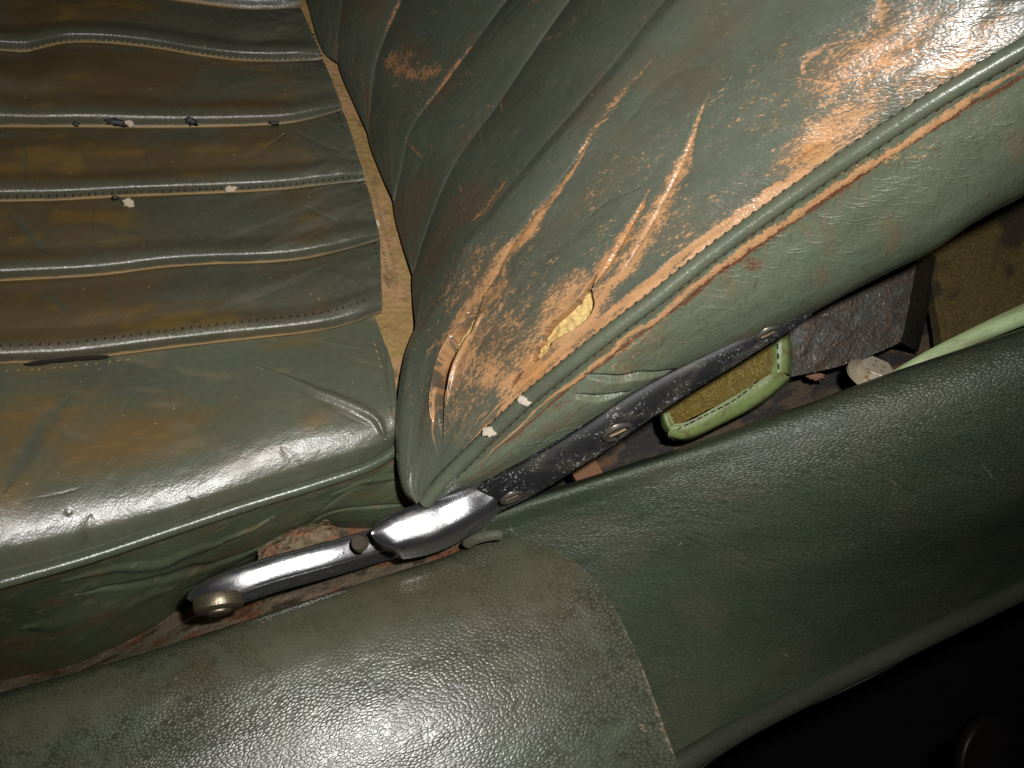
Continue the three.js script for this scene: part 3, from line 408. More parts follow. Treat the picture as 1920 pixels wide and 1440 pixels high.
  const foam = (pts, halfW, sink) => {
    const pos = pts.map(([x, y, w]) => [x, y, w]), L = [], Rr = []; pos.forEach((p, i) => { const a = pos[Math.max(0, i - 1)], b = pos[Math.min(pos.length - 1, i + 1)], l = Math.hypot(b[0] - a[0], b[1] - a[1]), nx = -(b[1] - a[1]) / l, ny = (b[0] - a[0]) / l; L.push([p[0] + nx * p[2], p[1] + ny * p[2]]); Rr.push([p[0] - nx * p[2], p[1] - ny * p[2]]); });
    const dep = ([x, y]) => { const [u, v] = S.inv(x, y), i = clamp(Math.round(u * S.nu), 0, S.nu), j = clamp(Math.round(v * S.nv), 0, S.nv), p = new THREE.Vector3().fromArray(S.P, (j * (S.nu + 1) + i) * 3).applyMatrix4(camera.matrixWorldInverse); return -p.z - 0.0055 * Math.pow(Math.sin(Math.PI * clamp(v * 0.92 + 0.02)), 0.8) * ss(0, 0.25, u) + sink; };
    camera.matrixWorldInverse.copy(camera.matrixWorld).invert();
    const c = (P) => P.map((p) => [p[0], p[1], dep(p)]), F_ = new Sheet([c(L), c(pos), c(Rr)], { nu: 60, nv: 24 }), g = F_.geometry((u, v) => 0.0016 * Math.sin(Math.PI * v) + 0.004 * (fbm(u * 14, v * 7, 4) - 0.5), 0.004), uv = g.attributes.uv;
    for (let i = 0; i < uv.count; i++) uv.setXY(i, uv.getX(i) * F_.Lu, uv.getY(i) * F_.Lv); return put('exposed_foam', g, foamMat, backrest, { label: 'yellow foam showing through a split' });
  };
  foam([[1116, 540, 8], [1100, 564, 22], [1080, 594, 34], [1060, 622, 38], [1036, 654, 24]], 1, 0.0066);
  foam([[1036, 646, 8], [1024, 658, 14], [1012, 672, 8]], 1, 0.0056);
  foam([[897, 594, 3], [884, 622, 5], [868, 650, 6], [854, 682, 4]], 1, 0.0058);

  // piping along the bolster edge, with two chips that bare the white core
  const pm = grainMaterial(0.08, 384, (x, y, o) => { hide(o, x, y, [0.118, 0.135, 0.092]); mixc(o, [0.26, 0.22, 0.13], worn(0.16, x, y, 5) * 0.5); const g = pebble(x, y, 650); o[3] = 0.33; o[4] = 0.03 * g + 0.1 * fbm(x * 500, y * 500, 2); });
  put('piping', tube(WB, 0.0040, 260, 18), pm, backrest);
  const flange = (dx, dy, dd, w) => new Sheet([WB.map(([x, y, d]) => [x + dx, y + dy, d + dd]), WB.map(([x, y, d]) => [x + dx * 0.5 + w * 0.0, y + dy * 0.5, d + dd * 0.4])], { nu: 200, nv: 6 });
  for (const s of [-1, 1]) { const A = WB.map(([x, y, d]) => [x + s * 10.5 * 0.4 / d, y + s * 13 * 0.4 / d, d - 0.0006 + (s > 0 ? 0.001 : 0)]).slice(1); stitches('stitching', A, 0.0052, 0.0012, 0.00042, stitchMat, backrest, 0.2); }
  const core = new THREE.MeshStandardMaterial({ color: new THREE.Color(0.50, 0.43, 0.35), roughness: 0.9 });
  chunk(at(983, 752, 0.4568), [0.0040, 0.0023], core, 'exposed_core', backrest, 0.5); chunk(at(917, 810, 0.4655), [0.0040, 0.0023], core, 'exposed_core', backrest, 0.5);

  // side of the backrest
  const t0 = WB.map(([x, y, d]) => [x + 7, y + 9, d + 0.0022]), lowB = [[800, 962, 0.505], [846, 926, 0.503], [892, 914, 0.500], [975, 882, 0.496], [1058, 832, 0.491], [1183, 753, 0.483], [1300, 686, 0.476], [1411, 640, 0.468], [1520, 580, 0.458], [1620, 527, 0.445], [1745, 463, 0.428], [1828, 406, 0.418], [1920, 359, 0.408], [2100, 250, 0.39]];
  const D = new Sheet([t0, blend(t0, lowB, 0.16, -0.0015, 40), blend(t0, lowB, 0.5, -0.008, 40), blend(t0, lowB, 0.86, -0.0085, 40), lowB, shift(lowB, 2, 8, 0.022)], { nu: 420, nv: 160, res: 3400 });
  const tw = D.layer(), rd = D.layer(), wk = D.layer(), bl = D.layer(), fo = D.layer();
  const off = (dx, dy, w) => WB.map(([x, y, d]) => [x + dx * 0.4 / d, y + dy * 0.4 / d, w]);
  D.stroke(tw, off(18, 26, 15).slice(2), 1, 0, 0.45); D.stroke(rd, off(22, 34, 16).slice(2), 1, 0, 0.6);
  D.stroke(tw, [[1560, 330, 8], [1640, 300, 26], [1740, 290, 24]], 0.45, 0, 0.6); D.stroke(tw, [[1640, 280, 14], [1760, 275, 14]], 0.5); D.blob(rd, 1410, 497, 26, 18, 20, 0.85, 0.6); D.blob(tw, 1190, 650, 70, 40, 30, 0.42, 0.5); D.blob(tw, 1160, 690, 60, 16, -20, 0.5, 0.5); D.blob(tw, 1250, 660, 70, 20, 20, 0.32); D.blob(rd, 1050, 760, 60, 26, 45, 0.6);
  D.stroke(bl, [[1180, 575, 12], [1260, 530, 18], [1340, 485, 14], [1390, 470, 8]], 1);
  D.stroke(fo, [[1095, 700, 10], [1150, 712, 12], [1210, 702, 12], [1290, 690, 10]], 1); D.stroke(fo, [[1075, 740, 8], [1120, 745, 10], [1180, 735, 8]], 0.9); for (let i = 0; i < 46; i++) { const t = rnd(), x = 960 + 230 * t + 40 * rnd(), y = 850 - 105 * t + 26 * (rnd() - 0.5); D.stroke(wk, [[x, y, 2.5], [x + 40, y - 8, 3], [x + 90, y - 38, 2]], 0.5 + 0.4 * rnd()); }
  for (let i = 0; i < 150; i++) { const t = rnd(), x = 1250 + 620 * t, y = 520 - 300 * t + 150 * rnd() * (1 - 0.4 * t), l = 22 + 26 * rnd(); D.stroke(wk, [[x, y, 1.8], [x + l * 0.5, y + 5 - 4 * t, 2.2], [x + l, y + 4 - 10 * t, 1.6]], 0.35 + 0.5 * rnd()); }
  put('side_panel', D.geometry((u, v) => 0.002 * (fbm(u * 9, v * 4, 3) - 0.5) * ss(0, 0.2, v) - 0.0038 * D.sample(fo, u, v) + 0.0004 * D.sample(tw, u, v), 0.006), D.dye((x, y, o, u, v, k) => {
    hide(o, x, y, [0.126, 0.150, 0.098], 31); mixc(o, [0.155, 0.10, 0.055], ss(0.55, 0.72, fbm(x * 60, y * 40, 3)) * 0.35); mixc(o, [0.10, 0.155, 0.165], clamp(bl[k] * 1.4) * 0.6);
    const pit = fbm(x * 900 + y * 200, y * 170, 3); mixc(o, [0.07, 0.05, 0.03], ss(0.62, 0.74, pit) * 0.4); mixc(o, [0.22, 0.11, 0.045], ss(0.64, 0.72, fbm(x * 1000 + 30, y * 160, 2)) * 0.5 * ss(0.36, 0.1, v));
    const r = worn(rd[k] * 1.05, x, y, 7); mixc(o, [0.12, 0.034, 0.014], r * 0.85); const w = worn(tw[k] * 1.08, x, y, 3), nn = fbm(x * 240, y * 240, 3); const c = [TAN[0] * (0.75 + 0.45 * nn), TAN[1] * (0.75 + 0.45 * nn), TAN[2] * (0.75 + 0.45 * nn)]; mixc(o, c, w * 0.92);
    mixc(o, [0.24, 0.24, 0.17], clamp(wk[k]) * 0.45);
    const g = pebble(x, y, 520); o[3] = 0.40 + 0.25 * w; o[4] = 0.08 * g + 0.2 * fbm(x * 420, y * 420, 3) + 0.45 * wk[k];
  }), backrest);
}

// ------------------------------------------------------------------ seat runner under the hinge
{
  const R = new Sheet([[[-120, 1250, 0.575], [200, 1150, 0.575], [480, 1010, 0.57], [700, 900, 0.56], [900, 860, 0.56]], [[-120, 1310, 0.548], [200, 1222, 0.548], [420, 1120, 0.548], [640, 1040, 0.545], [900, 960, 0.54]], [[-120, 1380, 0.505], [200, 1262, 0.508], [400, 1200, 0.508], [600, 1140, 0.506], [900, 1040, 0.505]]], { nu: 220, nv: 50, res: 2600 });
  tag(put('seat_runner', R.geometry((u, v) => 0.002 * (fbm(u * 30, v * 8, 3) - 0.5), 0.01), R.dye((x, y, o) => {
    const a = fbm(x * 55, y * 90, 4), b = fbm(x * 600, y * 600, 3); o[0] = 0.15; o[1] = 0.115; o[2] = 0.075; mixc(o, [0.17, 0.075, 0.035], ss(0.48, 0.62, a)); mixc(o, [0.04, 0.03, 0.02], ss(0.55, 0.7, fbm(x * 80 + 5, y * 120, 3)) * 0.8); mixc(o, [0.26, 0.20, 0.15], ss(0.6, 0.75, fbm(x * 40 + y * 80, y * 200, 3)) * 0.6); if (fbm(x * 420, y * 420 + 9, 2) > 0.77) mixc(o, UMBER, 0.8);
    for (let c = 0; c < 3; c++) o[c] *= 0.7 + 0.6 * b; o[3] = 0.6; o[4] = b * 0.6;
  }), scene), 'dirty brown seat runner strip beneath the chrome hinge', 'seat runner');
  const P = new Sheet([[[488, 1025, 0.528], [520, 1003, 0.525], [570, 985, 0.524], [612, 978, 0.526], [628, 990, 0.53]], [[486, 1048, 0.522], [530, 1030, 0.517], [580, 1012, 0.516], [618, 1003, 0.518], [632, 1006, 0.524]], [[490, 1064, 0.524], [540, 1050, 0.52], [590, 1038, 0.52], [630, 1024, 0.524], [640, 1020, 0.53]]], { nu: 80, nv: 40, res: 3200 });
  tag(put('padding_scrap', P.geometry((u, v) => 0.0045 * (fbm(u * 7, v * 5, 3) - 0.5) + 0.002 * Math.sin(Math.PI * v), 0.008), P.dye((x, y, o) => { const a = fbm(x * 120 + y * 90, y * 260, 3), b = fbm(x * 500, y * 500, 3); o[0] = 0.17; o[1] = 0.125; o[2] = 0.07; mixc(o, [0.24, 0.12, 0.06], ss(0.5, 0.66, a)); if (fbm(x * 150, y * 420, 2) > 0.7) mixc(o, UMBER, 0.9); for (let c = 0; c < 3; c++) o[c] *= 0.65 + 0.7 * b; o[3] = 0.8; o[4] = b; }), scene), 'torn brown padding scrap poking out above the lower chrome hinge arm', 'padding');
}

// ------------------------------------------------------------------ chrome hinge
const hinge = portion(seat, 'hinge', 'tarnished chrome hinge joining cushion and backrest', at(690, 1060, 0.50));
{
  const chromeTex = (dust, pits, col = [0.55, 0.55, 0.56]) => grainMaterial(0.12, 512, (x, y, o) => {
    const a = fbm(x * 70, y * 90, 4), b = fbm(x * 900, y * 900, 2); o[0] = col[0]; o[1] = col[1]; o[2] = col[2]; mixc(o, [0.12, 0.10, 0.075], ss(0.56, 0.74, a) * dust); if (fbm(x * 700 + 5, y * 700, 2) > 1 - pits) mixc(o, [0.04, 0.03, 0.025], 0.9);
    o[3] = 0.15 + 0.12 * a + 0.3 * ss(0.55, 0.75, a) * dust; o[4] = 0.03 * b;
  }, { metalness: 0.92 });
  const arm = [[-0.006, -0.016], [-0.006, -0.0012], [-0.0052, -0.0003], [-0.0036, 0], [-0.0020, -0.0005], [0.0005, -0.0026], [0.0030, -0.0050], [0.0054, -0.0076], [0.0064, -0.0091], [0.0068, -0.0108], [0.0069, -0.014], [0.0066, -0.0182], [0.0055, -0.0190]];
  const bright = chromeTex(0.3, 0.2, [0.30, 0.30, 0.31]);
  put('lower_arm', sweep([[350, 1122, 0.4785], [390, 1096, 0.4785], [440, 1076, 0.481], [500, 1056, 0.4862], [560, 1040, 0.4920], [620, 1024, 0.498], [680, 1007, 0.505], [760, 984, 0.514]], arm, dir(-0.04, 0.815, 0.56), 90, () => 0.92, 0.06), bright, hinge);
  put('pivot_knuckle', sweep([[694, 1002, 0.4825], [715, 988, 0.483], [750, 972, 0.4850], [790, 957, 0.488], [830, 942, 0.4914], [868, 926, 0.4935], [930, 898, 0.4935]].map(([x, y, d]) => [x, y, d - 0.0045]), arm, dir(-0.166, 0.79, 0.595), 70, (t) => 1.0 + 0.34 * Math.sin(Math.PI * clamp(t * 1.1)), 0.16), bright, hinge);
  const pin = new THREE.CylinderGeometry(0.0040, 0.0050, 0.003, 24); pin.applyQuaternion(new THREE.Quaternion().setFromUnitVectors(new THREE.Vector3(0, 1, 0), dir(-0.3, 0.35, 0.9))); { const p = at(674, 1018, 0.4885); pin.translate(p.x, p.y, p.z); }
  put('pivot_pin', pin, new THREE.MeshStandardMaterial({ color: new THREE.Color(0.09, 0.075, 0.055), roughness: 0.7, metalness: 0.4 }), hinge);
  const flat = [[-0.0105, -0.006], [-0.0105, 0.0004], [-0.0095, 0.0012], [-0.004, 0.002], [0.002, 0.0018], [0.0072, 0.0006], [0.0095, -0.0006], [0.0102, -0.0018], [0.0100, -0.006]];
  const black = grainMaterial(0.1, 640, (x, y, o) => { const a = fbm(x * 60, y * 60, 4), n = fbm(x * 1000, y * 1000, 3), s = ss(0.60, 0.68, n) * ss(0.36, 0.62, fbm(x * 90, y * 130 + 2, 3)); o[0] = 0.016; o[1] = 0.016; o[2] = 0.017; mixc(o, [0.06, 0.052, 0.04], ss(0.52, 0.72, a) * 0.6); mixc(o, [0.42, 0.44, 0.42], s * 0.75); o[3] = 0.48 + 0.3 * s; o[4] = 0.25 * s + 0.1 * a; }, { metalness: 0.1, specularIntensity: 0.5 });
  put('upper_arm', sweep([[885, 958, 0.503], [915, 940, 0.495], [965, 915, 0.4855], [1040, 872, 0.480], [1120, 822, 0.476], [1200, 766, 0.473], [1300, 706, 0.470], [1380, 662, 0.466], [1450, 622, 0.463], [1500, 592, 0.461], [1528, 572, 0.460]], flat, dir(0.1, -0.30, 0.95), 110, (t) => 1.02 - 0.10 * ss(0, 0.4, t) - 0.48 * ss(0.45, 1, t), 0.05), black, hinge, { label: 'blackened upper arm speckled with pale dust' });
  // countersunk screws
  const sc = new THREE.MeshStandardMaterial({ color: new THREE.Color(0.22, 0.17, 0.12), roughness: 0.4, metalness: 0.7 }), cup = new THREE.MeshStandardMaterial({ color: new THREE.Color(0.12, 0.11, 0.10), roughness: 0.45, metalness: 0.5 });
  for (const [x, y, d, r, lift] of [[960, 934, 0.478, 0.0055, 0], [1158, 812, 0.4705, 0.0072, 0], [1440, 628, 0.4595, 0.0058, 0]]) {
    const n = dir(0.35, -0.82, 0.42), q = new THREE.Quaternion().setFromUnitVectors(new THREE.Vector3(0, 1, 0), n), p = at(x, y, d), rot = new THREE.Quaternion().setFromAxisAngle(new THREE.Vector3(0, 1, 0), 0);
    const ring = new THREE.LatheGeometry([[0.62, -0.18], [0.98, 0.1], [1.12, 0.1], [1.22, -0.12]].map(([a, b]) => new THREE.Vector2(a * r, b * r)), 32), head = new THREE.LatheGeometry([[0, 0.02], [0.5, 0.0], [0.82, -0.05], [0.9, -0.3]].map(([a, b]) => new THREE.Vector2(a * r, b * r)), 28);
    const slot = new THREE.BoxGeometry(r * 1.3, r * 0.12, r * 0.18); slot.translate(0, r * 0.03, 0); slot.rotateY(0.6);
    for (const g of [ring, head, slot]) { g.applyQuaternion(q); g.translate(p.x, p.y, p.z); }
    put('screw', mergeGeometries([head.toNonIndexed(), slot.toNonIndexed()]), sc, hinge); put('cup_washer', ring, cup, hinge);
  }
  // the pivot bolt at the front end
  const n = dir(0.22, -0.90, 0.36), q = new THREE.Quaternion().setFromUnitVectors(new THREE.Vector3(0, 1, 0), n), p = at(410, 1134, 0.478);
  const brass = grainMaterial(0.04, 160, (x, y, o) => { const a = fbm(x * 200, y * 200, 3); o[0] = 0.34; o[1] = 0.295; o[2] = 0.21; mixc(o, [0.10, 0.06, 0.035], ss(0.5, 0.7, a)); o[3] = 0.3 + 0.2 * a; o[4] = 0.05 * a; }, { metalness: 0.85 });
  const bolt = new THREE.LatheGeometry([[0, 0.0052], [0.0052, 0.0052], [0.0058, 0.0046], [0.0064, 0.0044], [0.0066, 0.0036], [0.0108, 0.0034], [0.0124, 0.0022], [0.0128, 0.0006], [0.0128, -0.0036], [0.0122, -0.0046], [0.006, -0.0050]].map(([a, b]) => new THREE.Vector2(a, b)), 48);
  bolt.applyQuaternion(q); bolt.translate(p.x, p.y, p.z); put('shoulder_bolt', creased(bolt, 0.6), brass, hinge, { label: 'brassy round bolt head' });
}

// ------------------------------------------------------------------ leather-covered sill
const sill = thing('sill_cover', 'padded sill covered in grained green leather in two overlapping pieces', 'sill cover', at(900, 1430, 0.5));
{
  const ds = (x, y) => 0.535 / (1 - 0.46 * (720 - y) / F - 0.22 * (x - 960) / F) + 0.8 * (Math.max(0, 1440 - y - 0.3 * (x - 650)) * 0.00028) ** 2, T = [[-140, 1345], [0, 1302], [200, 1246], [400, 1184], [600, 1120], [740, 1075], [850, 1040], [905, 1014], [958, 1004]];
  const bot = [[-140, 1620], [300, 1610], [700, 1600], [1000, 1600], [1200, 1590], [1340, 1620]], right = [[958, 1004], [1010, 1030], [1060, 1064], [1110, 1122], [1150, 1192], [1190, 1272], [1225, 1352], [1256, 1436], [1310, 1560]];
  const dep = (c, e) => c.map(([x, y]) => [x, y, ds(x, y) + e]), mk = (t, k, e) => dep(T.map(([x, y], i) => { const B = [mix(-140, 1330, i / 8), mix(1620, 1600, i / 8)]; return [x, y]; }), e);
  // rows run from the far edge to the near edge; each row ends on the seam
  const rowEnd = [[958, 1004], [1030, 1029], [1092, 1066], [1152, 1142], [1202, 1246], [1252, 1380], [1330, 1590]];
  const row = (k, f, e, bend = 0) => { const E = rowEnd[k]; return T.map(([x, y], i) => { const t = i / 8, xx = mix(-140, E[0], (x + 140) / 1098), yy = y + (f + (E[1] - 1004 - f) * Math.pow((x + 140) / 1098, 3)); return [xx, yy, ds(xx, yy) + e]; }); };
  const S = new Sheet([shift(row(0, 0, 0.030), 0, -2), row(0, 0, 0.010), row(1, 22, 0.0025), row(2, 60, 0), row(3, 130, 0), row(4, 215, 0), row(5, 330, 0.001), row(6, 480, 0.004)], { nu: 420, nv: 240, res: 3000 });
  const sm = S.layer(), fl = S.layer(); S.blob(sm, 700, 1150, 420, 110, 16, 1, 0.6); S.blob(sm, 100, 1330, 250, 60, 16, 0.9, 0.6); S.blob(sm, 980, 1080, 130, 100, 0, 1, 0.6);
  S.stroke(fl, [[1030, 1026, 3], [1094, 1068, 4], [1153, 1145, 4], [1203, 1250, 6], [1232, 1325, 9], [1258, 1400, 10], [1280, 1450, 10]], 0.66, 0, 0.6); S.stroke(fl, [[1172, 1290, 6], [1200, 1350, 7], [1215, 1420, 7]], 0.6); S.stroke(fl, [[430, 1182, 4], [470, 1160, 6], [530, 1143, 5]], 0.7); S.blob(fl, 330, 1272, 8, 6, 0, 0.9);
  put('front_panel', S.geometry((u, v) => 0.0014 * (fbm(u * 6, v * 4, 2) - 0.5) + 0.0002 * (fbm(u * 26, v * 16, 2) - 0.5), 0.03), S.dye((x, y, o, u, v, k) => {
    hide(o, x, y, [0.077, 0.090, 0.057], 41); mixc(o, [0.085, 0.07, 0.04], ss(0.5, 0.7, fbm(x * 24, y * 24, 3)) * 0.5); mixc(o, [0.09, 0.065, 0.035], clamp(sm[k]) * 0.35);
    const wx = x + 0.0012 * (fbm(x * 160, y * 160, 2) - 0.5), wy = y + 0.0012 * (fbm(x * 160 + 9, y * 160, 2) - 0.5), ca = 0.92, sa = 0.38, r1 = wx * ca - wy * sa, r2 = wx * sa + wy * ca;
    worley(r1 * 360, r2 * 660); const c1 = ss(0.03, 0.42, F2 - F1), cl = CELL; worley(wx * 620 + 3, wy * 820); const c2 = ss(0.0, 0.4, F2 - F1), st = 1 - 0.72 * clamp(sm[k]) , fold = fbm(r1 * 60, r2 * 260, 3), f2 = fbm(r1 * 240 + 4, r2 * 70, 3);
    const dirt = (1 - c1) * ss(0.12, 0.5, fbm(x * 90, y * 90, 3)); mixc(o, [0.02, 0.016, 0.009], dirt * 0.78 * st);
    const e = worn(fl[k] * 0.95, x, y, 2); mixc(o, [0.24, 0.165, 0.095], e * 0.6);
    o[3] = 0.30 + 0.1 * (fbm(x * 80, y * 80, 3) - 0.3) + 0.25 * e; o[4] = st * (0.085 * c1 + 0.02 * cl + 0.02 * c2 + 0.10 * (fold - 0.5) + 0.07 * (f2 - 0.5)) + 0.02 * fbm(x * 700, y * 700, 2);
  }), sill);
  const R = [
    [[862, 984, 0.530], [962, 942, 0.534], [1090, 899, 0.534], [1300, 829, 0.536], [1500, 759, 0.535], [1700, 687, 0.53], [1920, 612, 0.52], [2100, 545, 0.51]],
    [[862, 993, 0.513], [962, 951, 0.510], [1090, 908, 0.508], [1300, 838, 0.507], [1500, 768, 0.506], [1700, 696, 0.502], [1920, 622, 0.492], [2100, 555, 0.484]],
    [[880, 1020, 0.518], [980, 985, 0.515], [1105, 948, 0.512], [1300, 885, 0.506], [1500, 825, 0.500], [1700, 765, 0.491], [1920, 700, 0.482], [2100, 640, 0.474]],
    [[920, 1060, 0.524], [1030, 1050, 0.522], [1140, 1020, 0.520], [1300, 980, 0.515], [1500, 930, 0.508], [1700, 875, 0.502], [1920, 810, 0.497], [2100, 760, 0.492]],
    [[980, 1120, 0.531], [1090, 1120, 0.529], [1180, 1105, 0.529], [1320, 1080, 0.531], [1500, 1050, 0.533], [1700, 1000, 0.534], [1920, 930, 0.535], [2100, 870, 0.535]],
    [[1060, 1260, 0.542], [1160, 1265, 0.541], [1240, 1245, 0.544], [1360, 1215, 0.553], [1520, 1165, 0.567], [1700, 1095, 0.582], [1920, 1010, 0.597], [2100, 945, 0.603]],
    [[1120, 1410, 0.550], [1225, 1420, 0.549], [1300, 1375, 0.554], [1400, 1330, 0.570], [1560, 1255, 0.597], [1720, 1180, 0.622], [1920, 1085, 0.648], [2100, 1005, 0.665]],
    [[1160, 1490, 0.554], [1270, 1470, 0.554], [1340, 1425, 0.560], [1430, 1370, 0.577], [1580, 1295, 0.606], [1740, 1215, 0.635], [1920, 1120, 0.664], [2100, 1040, 0.68]],
  ].map((c) => shift(c, 0, 0, 0.0028));
  const Q = new Sheet(R, { nu: 360, nv: 260, res: 2800 }), sc = Q.layer(), cr = Q.layer();
  for (let i = 0; i < 26; i++) { const x = 1080 + 800 * rnd(), y = 1010 - 0.33 * (x - 1080) + 190 * rnd() - 30, l = 50 + 110 * rnd(), b = (rnd() - 0.5) * 26; Q.stroke(cr, [[x, y, 3], [x + l * 0.5, y + l * 0.2 + b, 4.5], [x + l, y + l * 0.5, 3]], 0.3 + 0.5 * rnd()); }
  for (const s of [[[955, 975, 2], [960, 995, 3], [972, 1003, 2]], [[912, 985, 2], [906, 1000, 3], [925, 1008, 2]], [[1370, 870, 3], [1376, 885, 2]], [[1270, 1023, 3], [1278, 1015, 2]], [[1470, 1225, 2], [1478, 1232, 2]], [[1660, 890, 2], [1690, 915, 2]], [[1840, 870, 2], [1870, 905, 2]]]) Q.stroke(sc, s, 1, 0, 0.5);
  put('rear_panel', Q.geometry((u, v) => 0.003 * (fbm(u * 6, v * 5, 3) - 0.5), 0.0035), Q.dye((x, y, o, u, v, k) => {
    hide(o, x, y, [0.062, 0.081, 0.050], 51); mixc(o, [0.09, 0.082, 0.055], ss(0.5, 0.7, fbm(x * 30, y * 30, 3)) * 0.4); const wx = x + 0.0014 * (fbm(x * 140, y * 140, 2) - 0.5), wy = y + 0.0014 * (fbm(x * 140 + 9, y * 140, 2) - 0.5), r1 = wx * 0.85 + wy * 0.53, r2 = -wx * 0.53 + wy * 0.85;
    worley(r1 * 300, r2 * 560); const c1 = ss(0.03, 0.42, F2 - F1), cl = CELL, fold = fbm(r1 * 70, r2 * 280, 3), s = 0.62 + 0.5 * ss(0.25, 0.7, u); mixc(o, [0.02, 0.022, 0.014], (1 - c1) * 0.5 * s); mixc(o, [0.34, 0.30, 0.2], worn(sc[k], x, y) * 0.6); speck(o, x, y, [0.3, 0.28, 0.2]);
    o[3] = 0.46; o[4] = -0.5 * cr[k] + s * (0.24 * c1 + 0.06 * cl + 0.4 * (fold - 0.5)) + 0.06 * fbm(x * 600, y * 600, 2);
  }), sill);
  const lip = [[1180, 1484, 0.552], [1300, 1418, 0.556], [1400, 1358, 0.574], [1560, 1277, 0.602], [1720, 1200, 0.624], [1920, 1104, 0.655], [2100, 1022, 0.672]];
  put('rolled_edge', tube(lip, 0.0075, 140, 16), grainMaterial(0.1, 256, (x, y, o) => { hide(o, x, y, [0.036, 0.040, 0.024]); mixc(o, [0.09, 0.07, 0.035], worn(0.3, x, y, 3) * 0.5); o[3] = 0.8; o[4] = 0.3 * fbm(x * 300, y * 300, 3); }), sill);
  // curled hem of the front piece at the corner
  put('torn_hem', sweep([[868, 1022, 0.4955], [890, 1010, 0.4925], [915, 1003, 0.4915], [945, 1000, 0.4915]], [[-0.003, -0.001], [-0.002, 0.0008], [0, 0.0014], [0.002, 0.0006], [0.003, -0.001]], dir(0, 0.5, 0.85), 30), grainMaterial(0.05, 128, (x, y, o) => { hide(o, x, y, [0.060, 0.066, 0.042]); mixc(o, [0.12, 0.09, 0.055], worn(0.3, x, y)); o[3] = 0.6; o[4] = 0.3 * fbm(x * 400, y * 400, 2); }), sill);
}

